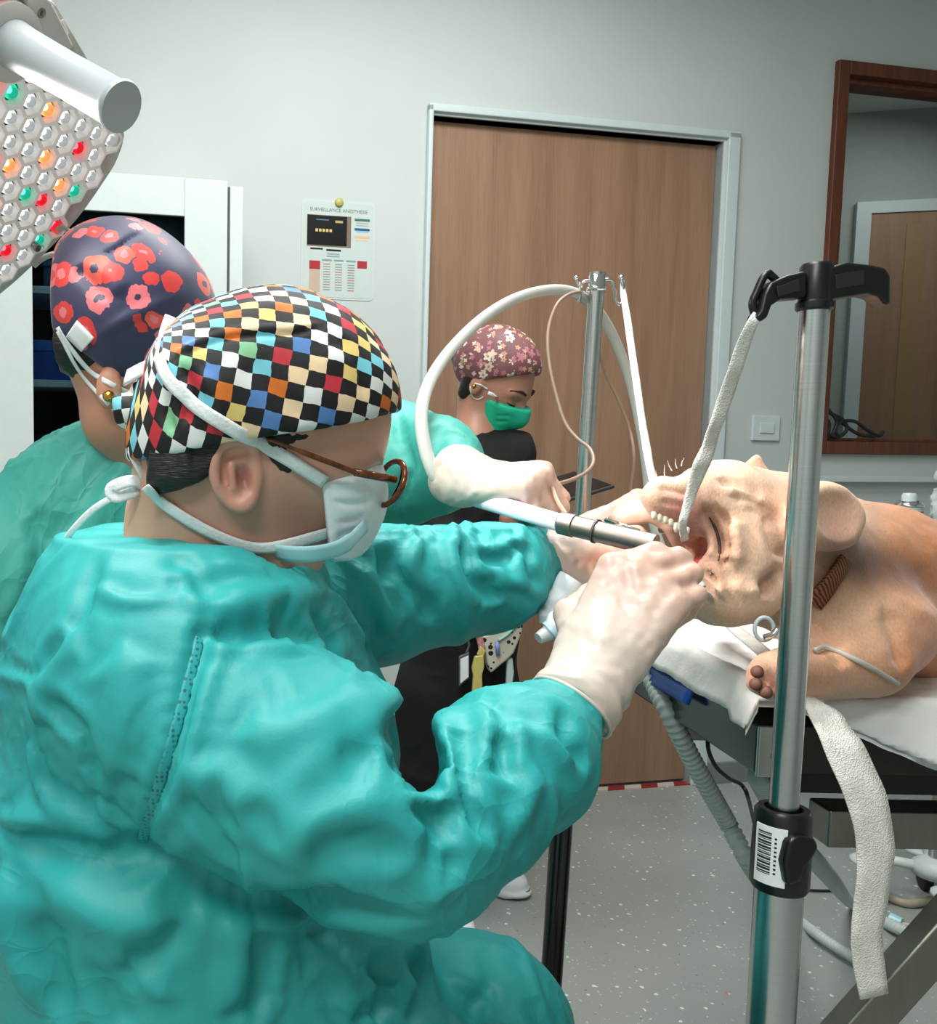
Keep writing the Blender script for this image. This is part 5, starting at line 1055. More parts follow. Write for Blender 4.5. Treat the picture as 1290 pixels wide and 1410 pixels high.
FOLDS = [  # line on the cloth, half width, height
    ([(276, 848), (280, 885), (262, 960), (232, 1070), (194, 1166)], 0.010, -0.007), ([(288, 890), (276, 960), (246, 1070), (206, 1168)], 0.012, 0.006),
    ([(186, 1172), (250, 1198), (330, 1240), (450, 1252), (585, 1262)], 0.020, -0.022), ([(0, 1148), (100, 1166), (190, 1182), (240, 1200)], 0.018, -0.016), ([(0, 1125), (90, 1142), (180, 1158)], 0.018, 0.010),
    ([(288, 908), (330, 886), (430, 905), (545, 985)], 0.012, 0.010), ([(285, 868), (330, 876), (395, 868), (440, 880)], 0.014, -0.016), ([(275, 836), (360, 826), (450, 816)], 0.014, 0.010), ([(392, 822), (386, 850), (388, 872)], 0.007, -0.008),
    ([(450, 816), (500, 890), (548, 965)], 0.014, 0.010), ([(420, 835), (460, 900), (500, 930)], 0.014, -0.010), ([(350, 835), (385, 870), (400, 895)], 0.009, 0.008),
    ([(552, 990), (572, 1060), (618, 1130), (604, 1200), (590, 1250)], 0.010, 0.012), ([(560, 1070), (590, 1082), (618, 1084)], 0.016, -0.022), ([(566, 1110), (590, 1120), (615, 1140)], 0.008, -0.008), ([(566, 1096), (600, 1104), (618, 1128)], 0.008, 0.008),
    ([(596, 1000), (612, 1080), (612, 1140), (600, 1230)], 0.012, -0.014), ([(604, 985), (620, 1060), (618, 1120)], 0.009, 0.012), ([(690, 1010), (692, 1045), (698, 1070)], 0.010, -0.016), ([(660, 970), (676, 1020), (690, 1066)], 0.010, 0.009), ([(712, 990), (716, 1030), (706, 1070)], 0.009, 0.008),
    ([(728, 1000), (760, 1030), (790, 1060)], 0.009, 0.009), ([(640, 985), (638, 1040), (650, 1110), (680, 1160)], 0.012, -0.007), ([(740, 1050), (720, 1110), (690, 1160)], 0.012, 0.006), ([(770, 970), (780, 1020), (808, 1060)], 0.008, -0.006),
    ([(320, 1020), (420, 1000), (540, 965)], 0.020, 0.006), ([(240, 1050), (320, 1092), (400, 1160), (440, 1190)], 0.018, 0.007), ([(390, 1160), (470, 1122), (560, 1082)], 0.018, 0.008), ([(330, 1110), (370, 1130), (385, 1170)], 0.012, -0.008), ([(400, 1180), (480, 1160), (570, 1180)], 0.016, -0.007), ([(250, 1090), (290, 1140), (340, 1200)], 0.010, -0.006),
    ([(330, 1170), (345, 1210), (350, 1240)], 0.009, 0.007), ([(300, 1060), (305, 1110), (330, 1150)], 0.010, -0.006), ([(460, 1040), (520, 1050), (560, 1060)], 0.020, -0.005),
    ([(50, 1200), (150, 1262), (250, 1272)], 0.020, 0.012), ([(262, 1268), (210, 1310), (150, 1360)], 0.012, -0.012), ([(60, 1250), (70, 1330), (90, 1410)], 0.020, -0.012), ([(310, 1250), (332, 1310), (300, 1400)], 0.016, 0.010), ([(345, 1270), (360, 1330), (350, 1410)], 0.014, -0.010), ([(260, 1240), (330, 1270), (420, 1262)], 0.014, 0.009),
    ([(545, 1280), (530, 1340), (515, 1410)], 0.014, -0.010), ([(420, 1290), (470, 1340), (480, 1410)], 0.018, 0.008), ([(150, 1290), (190, 1340), (250, 1380)], 0.012, 0.008), ([(110, 1310), (160, 1390), (170, 1420)], 0.012, -0.009), ([(595, 1275), (590, 1340), (560, 1410)], 0.016, -0.014), ([(600, 1340), (660, 1370), (690, 1410)], 0.012, 0.008), ([(680, 1352), (655, 1385), (640, 1420)], 0.010, -0.008), ([(10, 1180), (20, 1300), (60, 1400)], 0.02, 0.012),
    ([(172, 715), (120, 850), (50, 1000)], 0.020, 0.008), ([(140, 760), (100, 860), (40, 940)], 0.014, -0.007), ([(190, 740), (260, 790), (340, 800)], 0.010, -0.006), ([(210, 725), (290, 775), (370, 795)], 0.009, 0.006), ([(230, 800), (280, 815), (330, 830)], 0.009, -0.006), ([(250, 770), (262, 820), (278, 850)], 0.010, 0.007), ([(120, 800), (170, 830), (240, 830)], 0.008, 0.005),
    ([(60, 960), (110, 1010), (140, 1090)], 0.012, -0.006), ([(40, 1010), (60, 1090), (130, 1130)], 0.012, 0.006), ([(170, 880), (175, 980), (150, 1080)], 0.024, 0.006), ([(130, 1100), (160, 1130), (190, 1150)], 0.008, 0.005),
    ([(515, 755), (560, 800), (606, 862)], 0.012, -0.014), ([(580, 738), (566, 790), (600, 860)], 0.012, 0.011), ([(478, 775), (520, 830), (545, 880)], 0.014, 0.010), ([(640, 742), (650, 790), (690, 830)], 0.010, -0.011), ([(610, 735), (626, 790), (650, 850)], 0.011, 0.009), ([(660, 760), (690, 768), (730, 748)], 0.008, -0.009), ([(680, 780), (700, 800), (740, 805)], 0.008, 0.008), ([(690, 740), (715, 770), (720, 810)], 0.008, 0.007), ([(440, 790), (480, 850), (505, 890)], 0.014, -0.008), ([(545, 745), (530, 800), (560, 850)], 0.012, -0.009), ([(730, 750), (726, 780), (735, 812)], 0.006, -0.006)]
acc = np.zeros(len(gown.v))
for pix, w, a in FOLDS:
    pts = [hit(gb, min(max(x, -60), 900), y)[0] for x, y in pix]; pts = [p for p in pts if p is not None]
    if len(pts) >= 2: gown.stroke(pts, w, a * 0.9, out=acc, sharp=(a > 0 and w < 0.013))
gown.push(acc * 0.95 + crumple(gown.v, 3, 0.6))
gr = 0.015 + 0.07 * np.clip(vnoise(gown.v * 4.5, 31) + 0.1, 0, 1)
for q_, r_, a_ in ((P(600, 1120, 0.66), 0.10, 0.05), (P(620, 790, 0.98), 0.12, 0.05), (P(280, 1250, 0.72), 0.10, 0.03), (P(300, 800, 0.78), 0.08, 0.02)): gr += a_ * np.exp(-((gown.v - q_) ** 2).sum(1) / r_ ** 2)
drape(gown, np.clip(gr, 0.0, 0.22), 150, -0.030, 0.034, 0.10, 0)
sm_ = Shape(gown.v.copy(), gown.f).smooth(10, 0.5); gown.v = gown.v + 0.3 * (gown.v - sm_.v); gown.push(acc * 0.3)
go = link('gown', gown.mesh('gown'), M_GOWN, man); gb = gown.bvh()
def seam_mat():
    t = NT('teal_seam_tape'); vo = t.n('ShaderNodeTexVoronoi'); vo.inputs['Scale'].default_value = 260; vo.inputs['Randomness'].default_value = 0.1; t.l(t.coords(), vo.inputs['Vector'])
    t.set(base=t.ramp(vo.outputs['Distance'], [(0.25, lin(24, 104, 110)), (0.45, lin(44, 160, 162))]), rough=0.5); return t.m
ribbon(gb, [(274, 880), (262, 930), (240, 1010), (216, 1090), (196, 1158)], 0.0085, 0.0012, 0.0015, seam_mat(), 'sleeve_seam', go)
ribbon([gb], [(186, 686), (204, 694), (222, 706)], 0.012, 0.0015, 0.003, M_TAPE, 'collar_binding', go)
for yk in (0.79, 0.97):
    sh_ = Clay(np.array([0.17, yk - 0.07, 0.0]), np.array([0.46, yk + 0.07, 0.2]), 0.005); sh_.add(Cone((0.25, yk, 0.055), (0.39, yk, 0.045), 0.05, 0.042), 0.03); sh_.add(Cone((0.25, yk, 0.06), (0.255, yk, 0.16), 0.045, 0.045), 0.03); sh_.keep(Half((0, 0, 0.004), (0, 0, -1)), 0.003)
    link('shoe', sh_.net(1).mesh('shoe'), plain('white_clog_rubber', (228, 230, 232), 0.4, var=0.02), man)
# his hands
GA = hand(P(812, 922, 0.81), P(892, 794, 0.835) - P(812, 922, 0.81), -ray(880, 860) + np.array([-0.15, 0, 0.22]), 1, [(22, 92, 50), (30, 95, 50), (34, 95, 50), (38, 92, 50)], (-30, -26, -20, -14), [(0.045, 0.045, -0.03), (0.075, 0.045, -0.05), (0.098, 0.034, -0.058)],
          [(P(806, 948, 0.804), 0.034), (P(786, 974, 0.796), 0.0375)], 1.05)
gA = link('glove', GA.mesh('glove'), M_GLOVE, man); cuff_ring(GA, 'cuff_rim', gA)
GB = hand(P(778, 772, 1.075), P(880, 768, 1.06) - P(778, 772, 1.075), np.array([0, -0.8, 0.6]), -1, [(45, 75, 40), (50, 80, 40), (55, 80, 40), (55, 80, 40)], (2, 0, -2, -4), [(0.045, 0.042, -0.03), (0.075, 0.04, -0.045), (0.095, 0.03, -0.05)],
          [(P(766, 772, 1.08), 0.034), (P(740, 775, 1.085), 0.041)], 0.98)
GB.attr['tint'] = np.clip(GB.attr['tint'] + 0.8 * np.exp(-(((GB.v - P(828, 772, 1.045)) / np.array([0.03, 0.04, 0.014])) ** 2).sum(1)), 0, 1)
gB = link('glove', GB.mesh('glove'), M_GLOVE, man); cuff_ring(GB, 'cuff_rim', gB)
# ================================================================ the surgeon behind
lad = thing('person', 'surgeon behind in green gown and navy cap with red spots, holding the handpiece', 'person', (P(200, 900, 1.3)[0], 1.32, 0.0))
def leopard_mat():
    t = NT('spotted_cap_cotton'); v = t.coords(); nz = t.noise(v, 55, 3); sc = t.n('ShaderNodeVectorMath'); sc.operation = 'MULTIPLY_ADD'; sc.inputs[1].default_value = (0.016, 0.016, 0.016); t.l(nz.outputs['Color'], sc.inputs[0]); t.l(v, sc.inputs[2])
    vo = t.n('ShaderNodeTexVoronoi'); vo.inputs['Scale'].default_value = 31; t.l(sc.outputs[0], vo.inputs['Vector'])
    s = t.n('ShaderNodeSeparateColor'); t.l(vo.outputs['Color'], s.inputs[0])
    red = t.ramp(s.outputs[0], [(0.0, lin(214, 52, 46)), (0.4, lin(228, 84, 66)), (0.7, lin(222, 110, 116))], 'CONSTANT'); ins = t.ramp(s.outputs[1], [(0.0, lin(226, 120, 124)), (0.45, lin(214, 52, 46)), (0.75, lin(40, 40, 70))], 'CONSTANT')
    d = vo.outputs['Distance']; rad = t.math('MULTIPLY_ADD', s.outputs[2], 0.28, 0.27)
    c = t.mix(t.math('LESS_THAN', d, rad), lin(46, 46, 80), red); c = t.mix(t.math('LESS_THAN', d, t.math('MULTIPLY', rad, 0.45)), c, ins)
    t.set(base=c, rough=0.5, sheen=0.3); return t.m
F2, L2, U2 = frame_of(math.radians(25), math.radians(38)); A2 = np.array([F2, L2, U2]); h2 = P(192, 443, 1.18)
H2 = lambda f, l, u: h2 + F2 * f + L2 * l + U2 * u
c_ = Clay(P(40, 720, 1.0), P(330, 290, 1.36), 0.004)
c_.add(Ell(h2, (0.098, 0.076, 0.092), A2), 0.02); c_.add(Cone(H2(0.04, 0, -0.05), H2(0.05, 0, -0.115), 0.058, 0.04), 0.03); c_.add(Cone(H2(-0.01, 0, -0.06), P(228, 660, 1.22), 0.048, 0.055), 0.03)
c_.add(Ell(P(150, 535, 1.105), (0.016, 0.008, 0.026)), 0.008)
s2 = c_.net(1); col_attr(s2, (204, 148, 122), [(P(180, 580, 1.13), 0.05, (196, 132, 106), 0.5)]); link('body', s2.mesh('body'), M_SKIN, lad); s2b = s2.bvh()
c_ = Clay(P(40, 620, 1.0), P(330, 380, 1.36), 0.004); c_.add(Ell(h2, (0.101, 0.079, 0.095), A2), 0.01); c_.add(Cone(H2(-0.05, 0, -0.02), H2(-0.04, 0, -0.06), 0.062, 0.052), 0.02); c_.keep(Half(P(146, 520, 1.1), np.array([1.0, 0, -0.75])), 0.005)
h2s = c_.net(1); h2s.push(0.002 * vnoise(h2s.v * np.array([100, 100, 40]), 3)); link('hair', h2s.mesh('hair'), M_HAIR, lad)
c_ = Clay(P(40, 590, 1.0), P(340, 280, 1.36), 0.0036)
k2 = P(182, 421, 1.18); c_.add(Ell(k2, (0.112, 0.092, 0.098), A2), 0.01); c_.add(Ell(H2(-0.02, 0, -0.02), (0.092, 0.086, 0.085), A2), 0.03)
a_, b2_ = P(78, 458, 1.1), P(172, 528, 1.1); n_ = unit(np.cross(b2_ - a_, ray(130, 480))); n_ = n_ if n_[2] < 0 else -n_; c_.keep(Half(a_, n_), 0.004)
cs2 = c_.net(1); c2b = cs2.bvh()
for pix, w, a in (([(140, 352), (165, 340), (200, 318), (222, 305)], 0.004, -0.004), ([(100, 370), (120, 380), (150, 420)], 0.010, -0.006), ([(110, 360), (150, 380), (170, 410)], 0.012, 0.005), ([(110, 480), (190, 430), (280, 395)], 0.008, 0.003), ([(130, 500), (210, 455)], 0.006, -0.003)):
    dstroke(cs2, c2b, pix, w, a)
cs2.push(0.003 * vnoise(cs2.v * 18, 6)); cap2 = link('cap', cs2.mesh('cap'), leopard_mat(), lad); c2b = cs2.bvh()
ribbon([c2b], [(100, 452), (112, 464), (122, 474)], 0.026, 0.001, 0.003, M_LABEL, 'cap_label', cap2)
ribbon([s2b, c2b, h2s.bvh()], [(82, 450), (112, 496), (150, 528), (205, 552)], 0.006, 0.001, 0.004, M_TAPE, 'mask_strap', lad, dflt=1.1); ribbon([s2b, c2b, h2s.bvh()], [(82, 455), (108, 505), (140, 545), (180, 585), (210, 600)], 0.005, 0.001, 0.004, M_TAPE, 'mask_strap', lad, dflt=1.1)
er = P(150, 546, 1.094); link('earring', MB().lathe(er, (0, -1, 0.2), [(0.003, -0.003), (0.0065, 0), (0.007, 0.003), (0.004, 0.006), (0.001, 0.007)], 14).mesh('earring'), plain('gold_metal', (214, 160, 70), 0.2, metal=1.0), lad, smooth=True)
g_ = Clay(np.array([-0.62, 1.02, 0.1]), np.array([0.36, 1.62, 1.32]), 0.0075)
g_.add(Cone(P(200, 632, 1.24), P(150, 705, 1.26), 0.066, 0.10), 0.05); g_.add(Cone(P(150, 690, 1.26), P(10, 790, 1.22), 0.098, 0.10), 0.05); g_.add(Cone(P(10, 800, 1.22), P(-40, 1000, 1.2), 0.10, 0.085), 0.05)
g_.add(Cone(P(160, 740, 1.3), P(170, 1000, 1.34), 0.15, 0.19), 0.05); g_.add(Cone(P(170, 1000, 1.34), np.array([-0.16, 1.36, 0.15]), 0.19, 0.2), 0.05)
g_.chain([P(330, 690, 1.34), P(430, 650, 1.33), P(540, 638, 1.33), P(596, 640, 1.26), P(630, 653, 1.185)], [0.10, 0.088, 0.082, 0.06, 0.037], 0.03)
g_.chain([P(330, 760, 1.4), P(480, 830, 1.42), P(620, 800, 1.33), P(745, 772, 1.24)], [0.09, 0.06, 0.045, 0.03], 0.03)
g_.keep(Half(np.array([0, 0, 0.13]), np.array([0, 0, -1.0])), 0.004)
gn2 = g_.net(2); gn2.base = gn2.v.copy(); gn2.normals0 = gn2.normals(); gn2.push(crumple(gn2.v, 21, 1.0)); g2b = gn2.bvh()
for pix, w, a in (([(150, 575), (90, 640), (20, 740)], 0.012, 0.008), ([(165, 600), (110, 690), (60, 760)], 0.014, -0.010), ([(40, 690), (60, 760), (50, 850)], 0.014, -0.012), ([(20, 700), (30, 790), (0, 860)], 0.012, 0.010), ([(100, 700), (60, 740), (10, 770)], 0.010, 0.008),
                  ([(545, 565), (560, 640), (545, 705)], 0.012, -0.014), ([(575, 572), (590, 630), (570, 690)], 0.010, 0.012), ([(610, 580), (600, 620), (606, 660)], 0.008, -0.009), ([(600, 590), (640, 600), (655, 618)], 0.008, 0.009), ([(590, 640), (606, 650), (610, 690)], 0.008, -0.008), ([(520, 600), (530, 660), (525, 700)], 0.012, 0.010), ([(630, 600), (620, 620), (616, 640)], 0.006, 0.007)):
    dstroke(gn2, g2b, pix, w, a, sharp=(a > 0))
drape(gn2, 0.05 + 0.06 * np.clip(vnoise(gn2.v * 5, 12), -0.5, 1), 90, -0.03, 0.034, 0.018, 0)
link('gown', gn2.mesh('gown'), M_GOWN2, lad)
for xk in (-0.24, -0.06):
    sh_ = Clay(np.array([xk - 0.08, 1.2, 0.0]), np.array([xk + 0.3, 1.5, 0.2]), 0.006); sh_.add(Cone((xk, 1.36, 0.055), (xk + 0.14, 1.34, 0.045), 0.05, 0.042), 0.03); sh_.add(Cone((xk, 1.36, 0.06), (xk, 1.36, 0.16), 0.045, 0.045), 0.03); sh_.keep(Half((0, 0, 0.004), (0, 0, -1)), 0.003)
    link('shoe', sh_.net(1).mesh('shoe'), plain('white_clog_rubber', (228, 230, 232), 0.4), lad)
GC = hand(P(642, 660, 1.145), np.array([0.80, -0.50, 0.04]), np.array([0.12, -0.42, 0.88]), 1, [(62, 88, 55), (66, 90, 55), (68, 90, 55), (68, 88, 55)], (1, 0, -1, -2), [(0.04, 0.035, -0.035), (0.06, 0.015, -0.05), (0.075, -0.008, -0.055)], [(P(636, 658, 1.15), 0.033), (P(625, 653, 1.165), 0.036)], 0.93)
gC = link('glove', GC.mesh('glove'), M_GLOVE, lad); cuff_ring(GC, 'cuff_rim', gC)
GD = hand(P(800, 742, 1.20), P(868, 700, 1.13) - P(800, 742, 1.20), np.array([-0.1, -0.55, 0.85]), -1, [(15, 55, 45), (20, 60, 45), (40, 70, 45), (45, 70, 45)], (8, 2, -3, -8), [(0.05, 0.045, -0.02), (0.082, 0.05, -0.03), (0.105, 0.04, -0.04)], [(P(785, 752, 1.215), 0.032), (P(762, 764, 1.235), 0.036)], 1.0)
gD = link('glove', GD.mesh('glove'), M_GLOVE, lad); cuff_ring(GD, 'cuff_rim', gD)
# ================================================================ the nurse by the door
nur = thing('person', 'nurse in black scrubs, floral cap and green mask, reading a tablet by the door', 'person', (P(640, 900, 2.4)[0], 2.42, 0.0))
ND = 2.40
F3, L3, U3 = frame_of(math.radians(-38), math.radians(30), math.radians(-6)); A3 = np.array([F3, L3, U3]); h3 = P(686, 512, ND); H3 = lambda f, l, u: h3 + F3 * f + L3 * l + U3 * u
c_ = Clay(P(560, 700, ND - 0.16), P(790, 430, ND + 0.16), 0.0038)
c_.add(Ell(h3, (0.094, 0.074, 0.088), A3), 0.02); c_.add(Cone(H3(0.045, 0, -0.045), H3(0.05, 0, -0.105), 0.056, 0.036), 0.03); c_.add(Cone(H3(0.096, 0, -0.045), H3(0.112, 0, -0.07), 0.008, 0.012), 0.010)
for sd in (1, -1):
    c_.add(Cone(H3(0.078, 0.045 * sd, -0.018), H3(0.09, 0.012 * sd, -0.02), 0.010, 0.010), 0.012); c_.cut(Ell(H3(0.098, 0.032 * sd, -0.036), (0.012, 0.016, 0.010), A3), 0.01); c_.add(Ell(H3(0.078, 0.031 * sd, -0.038), (0.012, 0.014, 0.012), A3), 0.004)
c_.add(Ell(H3(-0.005, 0.074, -0.035), (0.018, 0.008, 0.028), A3), 0.006); c_.add(Cone(H3(-0.03, 0, -0.06), P(655, 610, ND + 0.02), 0.05, 0.052), 0.03); c_.add(Cone(P(655, 605, ND + 0.02), P(655, 650, ND + 0.02), 0.055, 0.09), 0.03)
s3 = c_.net(1); col_attr(s3, (196, 142, 118), [(H3(0.05, 0.06, -0.05), 0.04, (204, 140, 118), 0.5), (H3(0.08, 0.032, -0.03), (0.03, 0.03, 0.012), (128, 84, 70), 0.5)]); link('body', s3.mesh('body'), M_SKIN, nur); s3b = s3.bvh()
for sd in (1, -1):
    link('eyebrow', MB().tube(spline([H3(0.075, 0.056 * sd, -0.012), H3(0.094, 0.036 * sd, -0.006), H3(0.101, 0.016 * sd, -0.012)], 4), [0.002] * 4 + [0.0032] * 5, 6).mesh('eyebrow'), M_HAIR, nur, smooth=True)
    link('eyelashes', MB().tube(spline([H3(0.078, 0.046 * sd, -0.042), H3(0.0905, 0.032 * sd, -0.048), H3(0.088, 0.018 * sd, -0.044)], 4), 0.0028, 6).mesh('eyelashes'), M_HAIR, nur, smooth=True)
c_ = Clay(P(600, 580, ND - 0.14), P(720, 440, ND + 0.16), 0.004); c_.add(Ell(h3, (0.098, 0.078, 0.092), A3), 0.01); c_.add(Ell(H3(-0.10, 0, -0.01), (0.035, 0.04, 0.035), A3), 0.02); c_.add(Cone(H3(-0.03, 0.05, -0.03), H3(-0.035, 0.05, -0.075), 0.026, 0.018), 0.02); c_.keep(Half(H3(-0.012, 0, 0), F3), 0.004)
link('hair', c_.net(1).mesh('hair'), M_HAIR, nur)
def flower_mat():
    t = NT('floral_cap_cotton'); v = t.coords(); base = lin(120, 74, 78)
    col = None
    for sc, sd, pal, r in ((34, 0.0, ((226, 214, 198), (206, 176, 160), (190, 120, 130)), 0.36), (58, 3.3, ((196, 150, 120), (180, 110, 124), (222, 200, 180)), 0.34)):
        ad = t.n('ShaderNodeVectorMath'); ad.inputs[1].default_value = (sd, sd, sd); t.l(v, ad.inputs[0])
        vo = t.n('ShaderNodeTexVoronoi'); vo.inputs['Scale'].default_value = sc; t.l(ad.outputs[0], vo.inputs['Vector'])
        ms = t.n('ShaderNodeVectorMath'); ms.operation = 'SUBTRACT'; t.l(ad.outputs[0], ms.inputs[0]); t.l(vo.outputs['Position'], ms.inputs[1]); sx = t.n('ShaderNodeSeparateXYZ'); t.l(ms.outputs[0], sx.inputs[0])
        ang = t.math('ARCTAN2', sx.outputs[2], sx.outputs[0]); pet = t.math('MULTIPLY_ADD', t.math('COSINE', t.math('MULTIPLY', ang, 5)), 0.09, r)
        s = t.n('ShaderNodeSeparateColor'); t.l(vo.outputs['Color'], s.inputs[0]); fc = t.ramp(s.outputs[0], [(i / 3, lin(*p)) for i, p in enumerate(pal)], 'CONSTANT')
        c = t.mix(t.math('LESS_THAN', vo.outputs['Distance'], pet), base if col is None else col, fc); col = t.mix(t.math('LESS_THAN', vo.outputs['Distance'], 0.11), c, lin(170, 120, 70))
    t.set(base=col, rough=0.6); return t.m
c_ = Clay(P(600, 560, ND - 0.15), P(780, 420, ND + 0.17), 0.004); c_.add(Ell(H3(-0.006, 0, 0.020), (0.108, 0.088, 0.094), A3), 0.01); c_.add(Ell(H3(-0.05, 0, 0.0), (0.072, 0.076, 0.07), A3), 0.03)
a_, b2_ = P(640, 524, ND - 0.08), P(741, 514, ND - 0.05); n_ = unit(np.cross(b2_ - a_, ray(690, 518))); n_ = n_ if n_[2] < 0 else -n_; n_ = unit(n_ + np.array([0, -0.12, 0])); c_.keep(Half(a_, n_), 0.004)
cs3 = c_.net(1); cs3.push(0.002 * vnoise(cs3.v * 25, 3)); link('cap', cs3.mesh('cap'), flower_mat(), nur)
c_ = Clay(P(620, 620, ND - 0.16), P(740, 510, ND + 0.14), 0.0038); c_.add(Cone(H3(0.056, 0, -0.062), H3(0.056, 0, -0.112), 0.063, 0.049), 0.02); c_.add(Cone(H3(0.105, 0, -0.058), H3(0.11, 0, -0.075), 0.016, 0.02), 0.03)
c_.keep(Half(H3(0.012, 0, 0), -F3 - U3 * 0.2), 0.003); c_.keep(Half(H3(0.1, 0, -0.047), U3 - F3 * 0.12), 0.003)
m3 = c_.net(1); m3b = m3.bvh()
for pix, w, a in (([(655, 560), (680, 572), (705, 572)], 0.005, -0.003), ([(660, 572), (680, 580), (700, 580)], 0.005, -0.003), ([(652, 548), (680, 556), (708, 560)], 0.005, 0.003)): dstroke(m3, m3b, pix, w, a)
mk3 = link('mask', m3.mesh('mask'), plain('green_mask_fleece', (24, 190, 150), 0.6, var=0.05), nur); m3b = m3.bvh()
ribbon([m3b], [(672, 541), (688, 547), (706, 554)], 0.008, 0.001, 0.002, M_TAPE, 'mask_edge', mk3, dflt=ND - 0.1)
ribbon([s3b], [(654, 528), (662, 530), (672, 536)], 0.004, 0.001, 0.002, M_TAPE, 'ear_loop', mk3, dflt=ND - 0.1); ribbon([s3b, m3b], [(648, 532), (650, 545), (658, 550), (666, 546)], 0.004, 0.001, 0.002, M_TAPE, 'ear_loop', mk3, dflt=ND - 0.1)
link('earring', MB().lathe(P(652, 532, ND - 0.10), (0, -1, 0), [(0.004, 0), (0.006, 0.003), (0.001, 0.006)], 10).mesh('earring'), MATS['gold_metal'], nur, smooth=True)
# scrubs
M_SCRUB = plain('black_scrub_cotton', (3, 3, 4), 0.9, var=0.2)
c_ = Clay(np.array([0.2, 2.1, 0.08]), np.array([0.95, 2.72, 1.34]), 0.0075)
c_.add(Cone(P(610, 618, ND + 0.05), P(705, 625, ND - 0.02), 0.055, 0.055), 0.04); c_.add(Cone(P(655, 660, ND + 0.02), P(640, 860, ND + 0.03), 0.11, 0.115), 0.05); c_.add(Cone(P(640, 860, ND + 0.03), P(630, 960, ND + 0.03), 0.135, 0.15), 0.05)
c_.chain([P(612, 622, ND + 0.05), P(596, 720, ND + 0.02), P(640, 760, ND - 0.1)], [0.056, 0.05, 0.042], 0.02); c_.chain([P(705, 625, ND - 0.02), P(706, 700, ND - 0.05), P(712, 735, ND - 0.10)], [0.052, 0.046, 0.042], 0.02)
c_.chain([P(598, 960, ND), P(592, 1120, ND - 0.04), P(588, 1262, ND - 0.08)], [0.10, 0.078, 0.06], 0.03); c_.chain([P(664, 960, ND + 0.08), P(655, 1100, ND + 0.1), P(650, 1178, ND + 0.12)], [0.095, 0.075, 0.062], 0.03)
c_.cut(Cone(P(668, 612, ND - 0.12), P(680, 655, ND - 0.12), 0.03, 0.006), 0.01)
sc_ = c_.net(2); sc_.push(crumple(sc_.v, 40, 1.2)); scr = link('scrubs', sc_.mesh('scrubs'), M_SCRUB, nur); scb = sc_.bvh()
hn = Clay(P(690, 740, ND - 0.3), P(790, 660, ND + 0.05), 0.0035); hn.chain([P(704, 716, ND - 0.1), P(735, 694, ND - 0.13)], [0.03, 0.022], 0.01)
for i in range(4): hn.chain([P(735 + i * 2, 694 - i * 1, ND - 0.13 + 0.012 * i), P(752 + i * 3, 692 - i * 2, ND - 0.14 + 0.014 * i), P(768 + i * 2, 684, ND - 0.14 + 0.014 * i)], [0.010, 0.0085, 0.007], 0.005)
hn.chain([P(728, 688, ND - 0.13), P(745, 676, ND - 0.13), P(760, 672, ND - 0.12)], [0.012, 0.009, 0.007], 0.006)
hs_ = hn.net(1); col_attr(hs_, (178, 122, 98), []); link('hand', hs_.mesh('hand'), M_SKIN, nur)
def clog(p, d, parent, z=0.0):
    d = unit(d); n = np.cross(WZ, d); A = np.array([d, n, WZ]); k = Clay(np.asarray(p) - np.array([0.2, 0.2, 0.0]), np.asarray(p) + np.array([0.2, 0.2, 0.16]), 0.0045); p = np.asarray(p, float)
    k.add(Cone(p + WZ * 0.05, p + d * 0.085 + WZ * 0.04, 0.046, 0.045), 0.02); k.add(Ell(p + d * 0.1 + WZ * 0.036, (0.06, 0.05, 0.036), A), 0.02); k.add(RBox(p + d * 0.035 + WZ * 0.015, (0.09, 0.05, 0.014), A, 0.013), 0.008); k.add(Ell(p + d * 0.11 + WZ * 0.016, (0.062, 0.052, 0.017), A), 0.01); k.cut(Cone(p - d * 0.03 + WZ * 0.11, p + d * 0.02 + WZ * 0.10, 0.04, 0.034), 0.01); k.keep(Half((0, 0, 0.002), (0, 0, -1)), 0.002)
    s = k.net(1); o = link('clog', s.mesh('clog'), plain('white_clog_rubber', (228, 230, 232), 0.4), parent); cbv = s.bvh()
    for a, l in ((0.07, 0.0), (0.085, 0.02), (0.085, -0.02), (0.10, 0.0), (0.11, 0.024), (0.11, -0.024), (0.12, 0.0), (0.06, 0.026), (0.06, -0.026)):
        q = cbv.ray_cast(Vector(p + d * a + n * l + WZ * 0.3), Vector((0, 0, -1)))
        if q[0] is not None: link('vent_hole', MB().lathe(np.array(q[0]) - np.array(q[1]) * 0.004, np.array(q[1]), [(0.0042, 0), (0.0042, 0.0046)], 10).mesh('vent_hole'), M_RUBBER, o)
    link('sole_line', MB().tube([p + d * 0.058 + A[0] * 0.108 * math.cos(t) + n * 0.0515 * math.sin(t) + WZ * 0.024 for t in np.linspace(0, 2 * math.pi, 30)], 0.0015, 6, False).mesh('sole_line'), M_RUBBER, o)
q1 = PZ(648, 1216, 0.0); clog(q1, np.array([0.75, -0.5, 0]), nur); q2 = PZ(594, 1268, 0.0); clog(q2, np.array([0.35, -0.9, 0]), nur)
